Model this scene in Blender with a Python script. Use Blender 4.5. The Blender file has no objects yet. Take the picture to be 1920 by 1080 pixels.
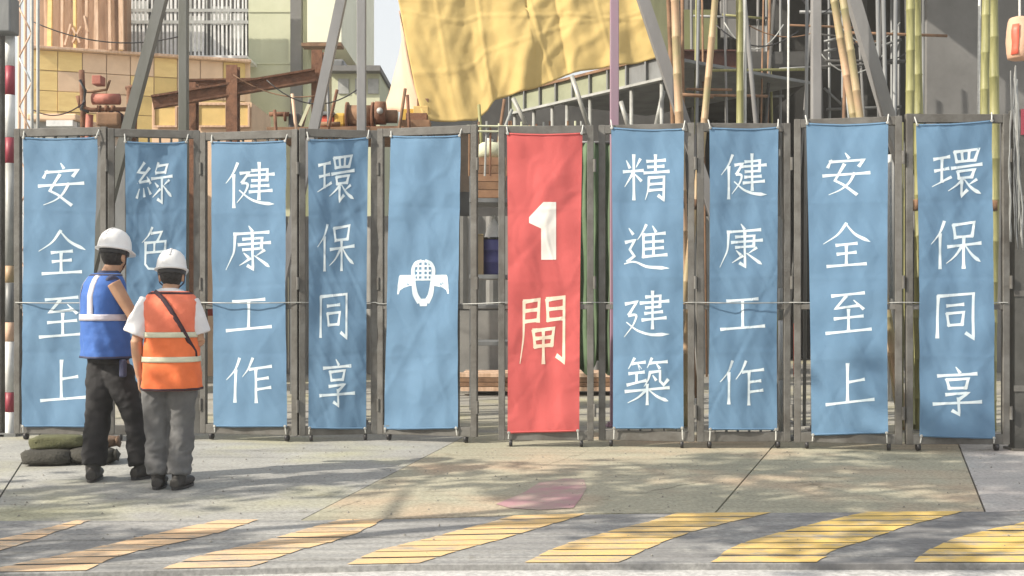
import bpy, bmesh, math, random
from mathutils import Vector, Matrix, noise
R = math.radians
random.seed(7)
SC = bpy.context.scene
COL = SC.collection

# ------------------------------------------------------------------ camera, sky, sun, exposure
F, HOR, CAMZ = 2100.0, 567.0, 1.25
cam_data = bpy.data.cameras.new('camera')
cam_data.sensor_width = 36.0
cam_data.lens = 36.0 * F / 1920.0
cam_data.shift_y = (HOR - 540.0) / 1920.0
cam_data.clip_end = 2000.0
cam = bpy.data.objects.new('camera', cam_data)
COL.objects.link(cam)
cam.location = (0, 0, CAMZ)
cam.rotation_euler = (R(90), 0, 0)
SC.camera = cam

SUN_EL, SUN_A = R(35), R(66)          # elevation, angle of the light's travel right of straight ahead
world = bpy.data.worlds.new('World')
SC.world = world
world.use_nodes = True
wn = world.node_tree
for n in list(wn.nodes):
    wn.nodes.remove(n)
sky = wn.nodes.new('ShaderNodeTexSky')
sky.sky_type = 'NISHITA'
sky.sun_disc = False
sky.sun_elevation = SUN_EL
sky.sun_rotation = SUN_A + math.pi
sky.air_density = 1.2
sky.dust_density = 3.5
sky.ozone_density = 1.0
bg = wn.nodes.new('ShaderNodeBackground')
bg.inputs['Strength'].default_value = 0.13
wo = wn.nodes.new('ShaderNodeOutputWorld')
haze = wn.nodes.new('ShaderNodeMix')
haze.data_type = 'RGBA'
haze.inputs['Factor'].default_value = 0.62
haze.inputs['B'].default_value = (6.6, 6.5, 6.25, 1)
wn.links.new(sky.outputs[0], haze.inputs['A'])
wn.links.new(haze.outputs['Result'], bg.inputs['Color'])
wn.links.new(bg.outputs[0], wo.inputs['Surface'])

sd = bpy.data.lights.new('sun', 'SUN')
sd.energy = 4.9
sd.angle = R(0.5)
sd.color = (1.0, 0.91, 0.77)
sun = bpy.data.objects.new('sun', sd)
COL.objects.link(sun)
ldir = Vector((math.sin(SUN_A) * math.cos(SUN_EL), math.cos(SUN_A) * math.cos(SUN_EL), -math.sin(SUN_EL)))
sun.rotation_euler = ldir.to_track_quat('-Z', 'Y').to_euler()
sun.location = (-10, -6, 12)

SC.view_settings.view_transform = 'Standard'
SC.view_settings.look = 'None'
SC.view_settings.exposure = 0.47
SC.view_settings.gamma = 1.0
SC.view_settings.use_curve_mapping = False

# ------------------------------------------------------------------ helpers
def W(px, py, Y):
    return Vector(((px - 960.0) * Y / F, Y, CAMZ - (py - HOR) * Y / F))

def G(px, py, z=0.0):
    Y = F * (CAMZ - z) / (py - HOR)
    return Vector(((px - 960.0) * Y / F, Y, z))

def obj(name, bm, m, parent=None, smooth=False):
    if not isinstance(bm, bpy.types.Mesh):
        me = bpy.data.meshes.new(name)
        bm.to_mesh(me)
        bm.free()
    else:
        me = bm
    if m is not None:
        if isinstance(m, (list, tuple)):
            for k in m:
                me.materials.append(k)
        else:
            me.materials.append(m)
    if smooth:
        me.polygons.foreach_set('use_smooth', [True] * len(me.polygons))
    o = bpy.data.objects.new(name, me)
    COL.objects.link(o)
    if parent is not None:
        o.parent = parent
    return o

def tag(o, label=None, cat=None, group=None, kind=None):
    if label: o['label'] = label
    if cat: o['category'] = cat
    if group: o['group'] = group
    if kind: o['kind'] = kind
    return o

def thing(name, label, cat, loc=(0, 0, 0), rz=0.0, group=None):
    o = bpy.data.objects.new(name, None)
    o.empty_display_size = 0.1
    COL.objects.link(o)
    o.location = loc
    o.rotation_euler = (0, 0, rz)
    return tag(o, label, cat, group)

def box(bm, lo, hi, M=None, bevel=0.0):
    x0, y0, z0 = lo
    x1, y1, z1 = hi
    co = [(x0, y0, z0), (x1, y0, z0), (x1, y1, z0), (x0, y1, z0), (x0, y0, z1), (x1, y0, z1), (x1, y1, z1), (x0, y1, z1)]
    vs = [bm.verts.new(M @ Vector(c) if M else c) for c in co]
    fs = []
    for f in ((0, 3, 2, 1), (4, 5, 6, 7), (0, 1, 5, 4), (1, 2, 6, 5), (2, 3, 7, 6), (3, 0, 4, 7)):
        fs.append(bm.faces.new([vs[i] for i in f]))
    if bevel > 0:
        es = set()
        for f in fs:
            es.update(f.edges)
        bmesh.ops.bevel(bm, geom=list(es), offset=bevel, segments=2, affect='EDGES', profile=0.5)
    return bm

def boxbm(lo, hi, M=None, bevel=0.0):
    return box(bmesh.new(), lo, hi, M, bevel)

def frame(d, up=Vector((0, 0, 1))):
    d = d.normalized()
    if abs(d.dot(up)) > 0.98:
        up = Vector((0, 1, 0))
    s = d.cross(up).normalized()
    u = s.cross(d).normalized()
    return s, u

def tube(bm, pts, radii, seg=10, flat=1.0, cap=True, up=Vector((0, 0, 1))):
    """a round tube along pts; radii one per point (flat squashes the second axis)"""
    pts = [Vector(p) for p in pts]
    if not isinstance(radii, (list, tuple)):
        radii = [radii] * len(pts)
    rings = []
    ps = None
    for i, p in enumerate(pts):
        if i == 0: d = pts[1] - p
        elif i == len(pts) - 1: d = p - pts[-2]
        else: d = (pts[i + 1] - pts[i - 1])
        s, u = frame(d, up)
        if ps is not None and s.dot(ps) < 0:
            s, u = -s, -u
        ps = s
        rr = radii[i]
        rx, ry = rr if isinstance(rr, (tuple, list)) else (rr, rr * flat)
        rings.append([bm.verts.new(p + s * (math.cos(2 * math.pi * k / seg) * rx) + u * (math.sin(2 * math.pi * k / seg) * ry)) for k in range(seg)])
    for a, b in zip(rings[:-1], rings[1:]):
        for k in range(seg):
            bm.faces.new((a[k], a[(k + 1) % seg], b[(k + 1) % seg], b[k]))
    if cap:
        bm.faces.new(list(reversed(rings[0])))
        bm.faces.new(rings[-1])
    return bm

def tubebm(pts, radii, seg=10, **k):
    return tube(bmesh.new(), pts, radii, seg, **k)

def bar(bm, a, b, w, h):
    """a square section bar from a to b"""
    a, b = Vector(a), Vector(b)
    s, u = frame(b - a)
    v = []
    for p in (a, b):
        for i, j in ((-1, -1), (1, -1), (1, 1), (-1, 1)):
            v.append(bm.verts.new(p + s * (i * w / 2) + u * (j * h / 2)))
    for f in ((3, 2, 1, 0), (4, 5, 6, 7), (0, 1, 5, 4), (1, 2, 6, 5), (2, 3, 7, 6), (3, 0, 4, 7)):
        bm.faces.new([v[i] for i in f])
    return bm

def barbm(a, b, w, h):
    return bar(bmesh.new(), a, b, w, h)

def lathe(bm, prof, seg=24, c=(0, 0, 0), sx=1.0, sy=1.0, M=None):
    rings = []
    for r, z in prof:
        ring = []
        for k in range(seg):
            t = 2 * math.pi * k / seg
            p = Vector((c[0] + math.cos(t) * r * sx, c[1] + math.sin(t) * r * sy, c[2] + z))
            ring.append(bm.verts.new(M @ p if M else p))
        rings.append(ring)
    for a, b in zip(rings[:-1], rings[1:]):
        for k in range(seg):
            bm.faces.new((a[k], a[(k + 1) % seg], b[(k + 1) % seg], b[k]))
    bm.faces.new(list(reversed(rings[0])))
    bm.faces.new(rings[-1])
    return bm

def prism(bm, poly, z0, z1):
    """vertical prism over a plan polygon (counter-clockwise)"""
    lo = [bm.verts.new((p[0], p[1], z0)) for p in poly]
    hi = [bm.verts.new((p[0], p[1], z1)) for p in poly]
    n = len(poly)
    bm.faces.new(hi)
    bm.faces.new(list(reversed(lo)))
    for i in range(n):
        bm.faces.new((lo[i], lo[(i + 1) % n], hi[(i + 1) % n], hi[i]))
    bmesh.ops.recalc_face_normals(bm, faces=bm.faces)
    return bm

def remesh(bm, voxel, smooth_it=4, disp=None):
    """one continuous surface out of overlapping closed shapes"""
    me = bpy.data.meshes.new('tmp')
    bm.to_mesh(me); bm.free()
    o = bpy.data.objects.new('tmp', me)
    COL.objects.link(o)
    m = o.modifiers.new('r', 'REMESH'); m.mode = 'VOXEL'; m.voxel_size = voxel
    s = o.modifiers.new('s', 'SMOOTH'); s.iterations = smooth_it; s.factor = 0.5
    dg = bpy.context.evaluated_depsgraph_get()
    out = bpy.data.meshes.new_from_object(o.evaluated_get(dg))
    bpy.data.objects.remove(o); bpy.data.meshes.remove(me)
    if disp:
        ns = [v.normal.copy() for v in out.vertices]
        for v, n in zip(out.vertices, ns):
            v.co += n * disp(v.co)
    return out

# ------------------------------------------------------------------ materials
MATS = {}
def mat(name, col, col2=None, scale=4.0, rough=0.75, metal=0.0, bump=0.0, bscale=30.0, stretch=(1, 1, 1), lo=0.35, hi=0.65, transl=0.0, detail=5.0):
    if name in MATS: return MATS[name]
    m = bpy.data.materials.new(name); m.use_nodes = True
    nt = m.node_tree; b = nt.nodes['Principled BSDF']
    b.inputs['Roughness'].default_value = rough
    b.inputs['Metallic'].default_value = metal
    if col2 is None:
        col2 = tuple(c * 0.72 for c in col)
    tc = nt.nodes.new('ShaderNodeTexCoord'); mp = nt.nodes.new('ShaderNodeMapping')
    mp.inputs['Scale'].default_value = stretch
    oi = nt.nodes.new('ShaderNodeObjectInfo'); vm = nt.nodes.new('ShaderNodeVectorMath'); vm.operation = 'MULTIPLY_ADD'
    vm.inputs[1].default_value = (37.0, 23.0, 31.0)
    nt.links.new(oi.outputs['Random'], vm.inputs[0]); nt.links.new(tc.outputs['Object'], vm.inputs[2])
    nt.links.new(vm.outputs[0], mp.inputs['Vector'])
    nz = nt.nodes.new('ShaderNodeTexNoise'); nz.inputs['Scale'].default_value = scale; nz.inputs['Detail'].default_value = detail
    nz.inputs['Roughness'].default_value = 0.62
    nt.links.new(mp.outputs[0], nz.inputs['Vector'])
    rp = nt.nodes.new('ShaderNodeValToRGB')
    rp.color_ramp.elements[0].position = lo; rp.color_ramp.elements[0].color = (*col2, 1)
    rp.color_ramp.elements[1].position = hi; rp.color_ramp.elements[1].color = (*col, 1)
    nt.links.new(nz.outputs['Fac'], rp.inputs['Fac'])
    nt.links.new(rp.outputs[0], b.inputs['Base Color'])
    if bump > 0:
        n2 = nt.nodes.new('ShaderNodeTexNoise'); n2.inputs['Scale'].default_value = bscale; n2.inputs['Detail'].default_value = 4
        nt.links.new(mp.outputs[0], n2.inputs['Vector'])
        bp = nt.nodes.new('ShaderNodeBump'); bp.inputs['Strength'].default_value = bump; bp.inputs['Distance'].default_value = 0.02
        nt.links.new(n2.outputs['Fac'], bp.inputs['Height'])
        nt.links.new(bp.outputs[0], b.inputs['Normal'])
    if transl > 0:
        tr = nt.nodes.new('ShaderNodeBsdfTranslucent'); mx = nt.nodes.new('ShaderNodeMixShader')
        mx.inputs[0].default_value = transl
        nt.links.new(rp.outputs[0], tr.inputs['Color'])
        nt.links.new(b.outputs[0], mx.inputs[1]); nt.links.new(tr.outputs[0], mx.inputs[2])
        nt.links.new(mx.outputs[0], nt.nodes['Material Output'].inputs['Surface'])
    MATS[name] = m
    return m

M_banner = mat('blue_cloth', (0.142, 0.262, 0.410), (0.126, 0.240, 0.382), 1.6, 0.85, bump=0.25, bscale=9, transl=0.12)
M_red = mat('red_cloth', (0.60, 0.118, 0.118), (0.55, 0.102, 0.102), 1.6, 0.85, bump=0.25, bscale=9, transl=0.12)
M_ink = mat('white_print', (0.72, 0.80, 0.84), (0.58, 0.70, 0.78), 9, 0.8)
M_inkw = mat('cream_print', (0.84, 0.74, 0.60), (0.78, 0.62, 0.48), 9, 0.8)
M_one = mat('numeral_print', (0.80, 0.79, 0.76), (0.74, 0.70, 0.66), 6, 0.8)
M_gate = mat('gate_steel', (0.150, 0.148, 0.140), (0.085, 0.080, 0.072), 5, 0.6, 0.0, bump=0.15, bscale=50)
M_galv = mat('grey_steel', (0.22, 0.23, 0.235), (0.14, 0.145, 0.15), 3, 0.5, 0.2, bump=0.1, stretch=(1, 1, 0.35))
M_lgalv = mat('pale_steel', (0.42, 0.43, 0.42), (0.27, 0.28, 0.27), 4, 0.5, 0.1, bump=0.1)
M_rust = mat('rusty_steel', (0.22, 0.105, 0.058), (0.12, 0.055, 0.032), 8, 0.85, bump=0.4, bscale=40)
M_rustred = mat('red_oxide_steel', (0.42, 0.15, 0.11), (0.27, 0.09, 0.065), 5, 0.7, bump=0.2)
M_beam = mat('dark_oxide_beam', (0.13, 0.055, 0.035), (0.08, 0.032, 0.028), 4, 0.8, bump=0.2)
M_ply = mat('formwork_ply', (0.84, 0.63, 0.27), (0.74, 0.53, 0.22), 3, 0.75, bump=0.1, stretch=(1, 1, 3))
M_ply2 = mat('formwork_ply_beige', (0.76, 0.55, 0.38), (0.66, 0.47, 0.32), 3, 0.8, bump=0.1)
M_ply3 = mat('formwork_ply_dark', (0.68, 0.49, 0.19), (0.58, 0.42, 0.16), 3, 0.75, bump=0.1)
M_timber = mat('sawn_timber', (0.68, 0.49, 0.36), (0.48, 0.31, 0.20), 5, 0.8, bump=0.2, stretch=(4, 4, 0.5))
M_wood = mat('dark_timber', (0.26, 0.15, 0.085), (0.15, 0.085, 0.05), 5, 0.85, bump=0.2)
M_white = mat('white_paint', (0.74, 0.75, 0.75), (0.55, 0.56, 0.56), 6, 0.55)
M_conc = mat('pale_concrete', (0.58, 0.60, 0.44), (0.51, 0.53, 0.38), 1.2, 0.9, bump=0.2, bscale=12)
M_concd = mat('dark_grey_concrete', (0.20, 0.20, 0.20), (0.14, 0.14, 0.14), 0.8, 0.9, bump=0.25, bscale=10)  # plain grey concrete, darker than the pale one
M_concb = mat('cream_render', (0.80, 0.80, 0.66), (0.72, 0.72, 0.58), 0.8, 0.9)
M_dark = mat('shade_dark_wall', (0.045, 0.045, 0.045), (0.016, 0.016, 0.016), 1.4, 0.9, bump=0.2, stretch=(1, 1, 0.5))  # shade inside the unfinished building put into a near-black wall colour
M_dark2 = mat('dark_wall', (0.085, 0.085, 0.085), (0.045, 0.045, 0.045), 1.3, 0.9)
M_tarp = mat('tan_tarpaulin', (0.70, 0.53, 0.215), (0.63, 0.47, 0.185), 1.1, 0.95, bump=0.3, bscale=9.0, detail=8, transl=0.2)
M_tarpback = mat('tarpaulin_reverse', (0.68, 0.48, 0.36), (0.60, 0.41, 0.30), 1.1, 0.8, bump=0.3, bscale=3)
M_bam = mat('bamboo_green', (0.31, 0.30, 0.13), (0.19, 0.19, 0.075), 6, 0.55, bump=0.1, stretch=(6, 6, 0.6))
M_bamb = mat('bamboo_tan', (0.47, 0.31, 0.20), (0.27, 0.26, 0.13), 1.6, 0.55, bump=0.1, stretch=(1, 1, 1.0))
M_rope = mat('pale_rope', (0.62, 0.63, 0.60), (0.48, 0.49, 0.48), 30, 0.9)
M_redp = mat('red_paint', (0.34, 0.05, 0.08), (0.26, 0.04, 0.06), 8, 0.5)
M_redo = mat('orange_red_paint', (0.72, 0.13, 0.08), (0.60, 0.10, 0.06), 8, 0.5)
M_orange = mat('orange_fabric', (0.82, 0.19, 0.06), (0.72, 0.15, 0.045), 6, 0.8, bump=0.3, bscale=18)
M_coral = mat('coral_fabric', (0.80, 0.21, 0.12), (0.72, 0.17, 0.095), 9, 0.85, bump=0.3, bscale=22)
M_bluev = mat('blue_fabric', (0.050, 0.145, 0.46), (0.042, 0.118, 0.38), 6, 0.8, bump=0.3, bscale=18)
M_reflect = mat('reflective_tape', (0.60, 0.58, 0.66), (0.52, 0.50, 0.56), 12, 0.4)
M_reflecty = mat('lime_reflective_tape', (0.66, 0.66, 0.50), (0.56, 0.56, 0.44), 12, 0.4)
M_tshirt = mat('white_cotton', (0.72, 0.72, 0.74), (0.62, 0.62, 0.65), 5, 0.9, bump=0.3, bscale=14)
M_tshirtd = mat('navy_cotton', (0.06, 0.07, 0.13), (0.045, 0.05, 0.10), 5, 0.9, bump=0.3, bscale=14)
M_trouA = mat('black_trousers', (0.026, 0.026, 0.029), (0.018, 0.018, 0.020), 5, 0.9, bump=0.4, bscale=14)
M_trouB = mat('grey_trousers', (0.15, 0.152, 0.155), (0.105, 0.106, 0.11), 5, 0.9, bump=0.4, bscale=14)
M_boot = mat('dark_leather', (0.045, 0.042, 0.040), (0.028, 0.026, 0.025), 10, 0.6, bump=0.2)
M_skin = mat('skin', (0.46, 0.27, 0.17), (0.40, 0.225, 0.14), 9, 0.6)
M_hair = mat('black_hair', (0.022, 0.020, 0.020), (0.012, 0.011, 0.011), 30, 0.6, bump=0.5, bscale=60)
M_helmet = mat('helmet_plastic', (0.80, 0.80, 0.80), (0.74, 0.74, 0.75), 3, 0.35)
M_strap = mat('dark_webbing', (0.05, 0.022, 0.035), (0.035, 0.016, 0.024), 20, 0.8)
M_black = mat('black_plastic', (0.03, 0.03, 0.035), (0.02, 0.02, 0.022), 8, 0.5)
M_blued = mat('blue_drum_plastic', (0.075, 0.075, 0.24), (0.06, 0.06, 0.19), 6, 0.5)
M_olive = mat('olive_sacking', (0.12, 0.125, 0.06), (0.08, 0.082, 0.042), 7, 0.95, bump=0.5, bscale=60)
M_brownsack = mat('brown_sacking', (0.19, 0.12, 0.08), (0.13, 0.085, 0.055), 7, 0.95, bump=0.5, bscale=60)
M_lantern = mat('peach_fabric', (0.74, 0.50, 0.36), (0.66, 0.42, 0.29), 5, 0.8, transl=0.2)
M_yellowm = mat('machine_yellow', (0.62, 0.40, 0.06), (0.45, 0.28, 0.05), 6, 0.6)
M_hoard = mat('grey_hoarding', (0.26, 0.26, 0.25), (0.19, 0.19, 0.185), 2, 0.8, bump=0.15)
M_joint = mat('dark_ground', (0.085, 0.085, 0.07), (0.05, 0.05, 0.04), 2, 0.95)
M_leaf = mat('leaf_green', (0.07, 0.11, 0.03), (0.05, 0.08, 0.02), 3, 0.6, transl=0.25)
M_bark = mat('bark', (0.14, 0.10, 0.07), (0.08, 0.06, 0.045), 8, 0.9, bump=0.5)

def ground_mat(name, col, col2, tint, streak=0.35, groove=0.0):
    """worn concrete: cloudy patches, stains, fine grain and faint long tyre marks"""
    m = bpy.data.materials.new(name); m.use_nodes = True
    nt = m.node_tree; b = nt.nodes['Principled BSDF']; L = nt.links
    b.inputs['Roughness'].default_value = 0.88
    tc = nt.nodes.new('ShaderNodeTexCoord')
    def nz(scale, st=(1, 1, 1), rot=0.0, det=6, dist=0.0):
        mp = nt.nodes.new('ShaderNodeMapping'); mp.inputs['Scale'].default_value = st; mp.inputs['Rotation'].default_value = (0, 0, rot)
        L.new(tc.outputs['Object'], mp.inputs['Vector'])
        n = nt.nodes.new('ShaderNodeTexNoise'); n.inputs['Scale'].default_value = scale; n.inputs['Detail'].default_value = det
        n.inputs['Roughness'].default_value = 0.65; n.inputs['Distortion'].default_value = dist
        L.new(mp.outputs[0], n.inputs['Vector']); return n
    def ramp(src, p0, c0, p1, c1):
        r = nt.nodes.new('ShaderNodeValToRGB')
        r.color_ramp.elements[0].position = p0; r.color_ramp.elements[0].color = (*c0, 1)
        r.color_ramp.elements[1].position = p1; r.color_ramp.elements[1].color = (*c1, 1)
        L.new(src.outputs['Fac'], r.inputs['Fac']); return r
    def mix(a, bb, fac, mode='MIX'):
        x = nt.nodes.new('ShaderNodeMix'); x.data_type = 'RGBA'; x.blend_type = mode
        if isinstance(fac, float): x.inputs['Factor'].default_value = fac
        else: L.new(fac, x.inputs['Factor'])
        L.new(a, x.inputs['A'])
        if isinstance(bb, tuple): x.inputs['B'].default_value = (*bb, 1)
        else: L.new(bb, x.inputs['B'])
        return x
    base = ramp(nz(0.9), 0.36, col2, 0.64, col)
    tn = ramp(nz(0.55, det=3), 0.48, (0, 0, 0), 0.66, (1, 1, 1))
    x1 = mix(base.outputs[0], tint, tn.outputs[0])
    st = ramp(nz(1.0, (0.55, 5.0, 1), R(-12), dist=0.4), 0.50, (0, 0, 0), 0.62, (streak,) * 3)
    x2 = mix(x1.outputs['Result'], tuple(c * 0.45 for c in col), st.outputs[0])
    fine = ramp(nz(38, det=8), 0.28, (0.58,) * 3, 0.72, (1.22,) * 3)
    x3 = mix(x2.outputs['Result'], fine.outputs[0], 1.0, 'MULTIPLY')
    spot = ramp(nz(3.2, det=10, dist=.6), 0.28, (0.62, 0.60, 0.56), 0.40, (1, 1, 1))
    x3 = mix(x3.outputs['Result'], spot.outputs[0], 1.0, 'MULTIPLY')
    L.new(x3.outputs['Result'], b.inputs['Base Color'])
    bp = nt.nodes.new('ShaderNodeBump'); bp.inputs['Strength'].default_value = 0.35; bp.inputs['Distance'].default_value = 0.01
    L.new(nz(45).outputs['Fac'], bp.inputs['Height'])
    if groove > 0:
        wv = nt.nodes.new('ShaderNodeTexWave'); wv.wave_type = 'BANDS'; wv.bands_direction = 'Y'
        wv.inputs['Scale'].default_value = 2.2; wv.inputs['Distortion'].default_value = 1.2; wv.inputs['Detail'].default_value = 2
        L.new(tc.outputs['Object'], wv.inputs['Vector'])
        b2 = nt.nodes.new('ShaderNodeBump'); b2.inputs['Strength'].default_value = groove; b2.inputs['Distance'].default_value = 0.02
        L.new(wv.outputs['Fac'], b2.inputs['Height']); L.new(bp.outputs[0], b2.inputs['Normal'])
        L.new(b2.outputs[0], b.inputs['Normal'])
    else:
        L.new(bp.outputs[0], b.inputs['Normal'])
    return m

M_slab = ground_mat('apron_concrete', (0.40, 0.40, 0.375), (0.30, 0.30, 0.285), (0.39, 0.385, 0.27))
M_slabw = ground_mat('apron_concrete_warm', (0.43, 0.41, 0.31), (0.34, 0.33, 0.25), (0.48, 0.36, 0.25))  # warm concrete; its peach tint patches paint in sunlit dapples
M_side = ground_mat('side_paving', (0.46, 0.455, 0.44), (0.37, 0.365, 0.355), (0.47, 0.43, 0.41), 0.2)
M_strip = ground_mat('strip_concrete', (0.40, 0.40, 0.385), (0.30, 0.30, 0.295), (0.31, 0.31, 0.305), 0.45, 0.5)
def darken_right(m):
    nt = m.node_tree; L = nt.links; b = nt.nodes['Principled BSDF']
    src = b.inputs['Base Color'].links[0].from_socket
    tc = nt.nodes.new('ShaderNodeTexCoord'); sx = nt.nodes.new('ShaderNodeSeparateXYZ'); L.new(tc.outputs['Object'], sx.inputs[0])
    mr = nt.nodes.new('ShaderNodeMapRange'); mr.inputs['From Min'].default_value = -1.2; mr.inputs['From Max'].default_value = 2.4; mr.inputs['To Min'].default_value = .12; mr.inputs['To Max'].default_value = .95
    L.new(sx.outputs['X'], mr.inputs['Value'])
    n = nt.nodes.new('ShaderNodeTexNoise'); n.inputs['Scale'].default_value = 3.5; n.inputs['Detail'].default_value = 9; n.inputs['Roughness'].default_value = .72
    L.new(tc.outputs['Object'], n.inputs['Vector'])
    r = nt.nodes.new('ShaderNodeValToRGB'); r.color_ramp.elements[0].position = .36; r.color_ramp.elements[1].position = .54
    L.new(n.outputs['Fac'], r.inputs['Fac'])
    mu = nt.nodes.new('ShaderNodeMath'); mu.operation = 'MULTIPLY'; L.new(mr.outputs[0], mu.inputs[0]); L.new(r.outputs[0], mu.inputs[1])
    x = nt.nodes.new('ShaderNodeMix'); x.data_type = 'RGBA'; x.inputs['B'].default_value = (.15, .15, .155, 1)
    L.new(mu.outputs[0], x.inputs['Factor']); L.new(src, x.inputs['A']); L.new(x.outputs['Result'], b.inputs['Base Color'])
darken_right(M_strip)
M_road = ground_mat('road_concrete', (0.50, 0.50, 0.49), (0.46, 0.46, 0.455), (0.48, 0.48, 0.47), 0.05)
M_site = ground_mat('site_concrete', (0.36, 0.35, 0.32), (0.26, 0.255, 0.23), (0.40, 0.38, 0.26))

def paint_mat():
    """worn yellow road paint, gone through to the concrete in places, fading towards the left"""
    m = bpy.data.materials.new('worn_yellow_paint'); m.use_nodes = True
    nt = m.node_tree; b = nt.nodes['Principled BSDF']; L = nt.links
    b.inputs['Roughness'].default_value = 0.7
    tc = nt.nodes.new('ShaderNodeTexCoord')
    n = nt.nodes.new('ShaderNodeTexNoise'); n.inputs['Scale'].default_value = 2.6; n.inputs['Detail'].default_value = 12; n.inputs['Roughness'].default_value = 0.78
    mpp = nt.nodes.new('ShaderNodeMapping'); mpp.inputs['Scale'].default_value = (1.0, 2.6, 1.0); L.new(tc.outputs['Object'], mpp.inputs['Vector'])
    L.new(mpp.outputs[0], n.inputs['Vector'])
    sx = nt.nodes.new('ShaderNodeSeparateXYZ'); L.new(tc.outputs['Object'], sx.inputs[0])
    mr = nt.nodes.new('ShaderNodeMapRange'); mr.inputs['From Min'].default_value = -1.5; mr.inputs['From Max'].default_value = 1.8
    L.new(sx.outputs['X'], mr.inputs['Value'])
    c = nt.nodes.new('ShaderNodeMix'); c.data_type = 'RGBA'
    c.inputs['A'].default_value = (0.68, 0.47, 0.28, 1); c.inputs['B'].default_value = (0.66, 0.46, 0.13, 1)
    L.new(mr.outputs[0], c.inputs['Factor'])
    r = nt.nodes.new('ShaderNodeValToRGB'); r.color_ramp.elements[0].position = 0.38; r.color_ramp.elements[0].color = (0, 0, 0, 1)
    r.color_ramp.elements[1].position = 0.52; r.color_ramp.elements[1].color = (1, 1, 1, 1)
    L.new(n.outputs['Fac'], r.inputs['Fac'])
    x = nt.nodes.new('ShaderNodeMix'); x.data_type = 'RGBA'; x.inputs['A'].default_value = (0.34, 0.31, 0.26, 1)
    L.new(r.outputs[0], x.inputs['Factor']); L.new(c.outputs['Result'], x.inputs['B'])
    n2 = nt.nodes.new('ShaderNodeTexNoise'); n2.inputs['Scale'].default_value = 50
    L.new(tc.outputs['Object'], n2.inputs['Vector'])
    bp = nt.nodes.new('ShaderNodeBump'); bp.inputs['Strength'].default_value = 0.3; bp.inputs['Distance'].default_value = 0.01
    L.new(n2.outputs['Fac'], bp.inputs['Height']); L.new(bp.outputs[0], b.inputs['Normal'])
    L.new(x.outputs['Result'], b.inputs['Base Color'])
    return m
M_yellow = paint_mat()
M_patch = mat('faded_red_patch', (0.40, 0.23, 0.25), (0.36, 0.29, 0.25), 2.2, 0.85, lo=0.42, hi=0.58, bump=0.2)

# ------------------------------------------------------------------ ground
def sheet(name, poly, z, m, parent=None, kind='structure'):
    bm = bmesh.new()
    bm.faces.new([bm.verts.new((p[0], p[1], z)) for p in poly])
    bmesh.ops.recalc_face_normals(bm, faces=bm.faces)
    o = obj(name, bm, m, parent)
    if parent is None: tag(o, kind=kind)
    return o

sheet('ground', [(-90, -40), (90, -40), (90, 140), (-90, 140)], -0.16, M_joint)
sheet('road', [(-60, -20), (60, -20), (60, 5.50), (-60, 5.50)], -0.035, M_road)

# front (road) edge and back edge of the hatched strip
fe = [G(-900, 1075), G(0, 1074), G(500, 1063), G(750, 1056.5), G(1200, 1055), G(1920, 1055), G(2900, 1055)]
be = [G(-900, 976), G(0, 976), G(700, 974), G(1100, 963), G(1920, 958), G(2900, 955)]
fpx = [(-900, 1075), (0, 1074), (500, 1063), (750, 1056.5), (1200, 1055), (1920, 1055), (2900, 1055)]
bpx = [(-900, 976), (0, 976), (700, 974), (1100, 963), (1920, 958), (2900, 955)]
def along(pl, x):
    for a_, b_ in zip(pl[:-1], pl[1:]):
        if x <= b_[0]: return a_[1] + (b_[1] - a_[1]) * (x - a_[0]) / (b_[0] - a_[0])
    return pl[-1][1]
NRIB = 9
def rib_y(x, s_):
    """pixel row of the rib line a share s_ of the way from the front to the back edge, evenly spaced on the ground"""
    yf, yb = along(fpx, x), along(bpx, x)
    Yf_, Yb_ = 1 / (yf - HOR), 1 / (yb - HOR)
    return HOR + 1 / (Yf_ + (Yb_ - Yf_) * s_)
strip = thing('hatched_ramp', None, None)
tag(strip, kind='structure')
sheet('ramp_bed', [(p.x, p.y - .0) for p in fe] + [(p.x, p.y) for p in reversed(be)], -0.022, M_joint, strip)
rxs = [-900, -300, 0, 250, 500, 750, 1000, 1200, 1500, 1920, 2900]
rnd = random.Random(21)
RIBZ = []
for k in range(NRIB):
    lo_ = [G(x, rib_y(x, k / NRIB)) for x in rxs]; hi_ = [G(x, rib_y(x, (k + 1) / NRIB)) for x in rxs]
    g_ = .006
    bm = bmesh.new()
    z_ = rnd.uniform(-.003, .002)
    RIBZ.append(z_)
    prism(bm, [(p.x, p.y + (g_ if k else 0)) for p in lo_] + [(p.x, p.y - g_) for p in reversed(hi_)], -0.15, z_)
    bmesh.ops.bevel(bm, geom=[e for e in bm.edges if all(abs(v.co.z - z_) < 1e-5 for v in e.verts) and abs(e.verts[0].co.x - e.verts[1].co.x) > .2 and len([f for f in e.link_faces if f.normal.z < .5]) == 1], offset=.005, segments=1, affect='EDGES')
    obj('ribbed_kerb_strip' if k == 0 else 'concrete_rib', bm, M_strip, strip)
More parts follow.
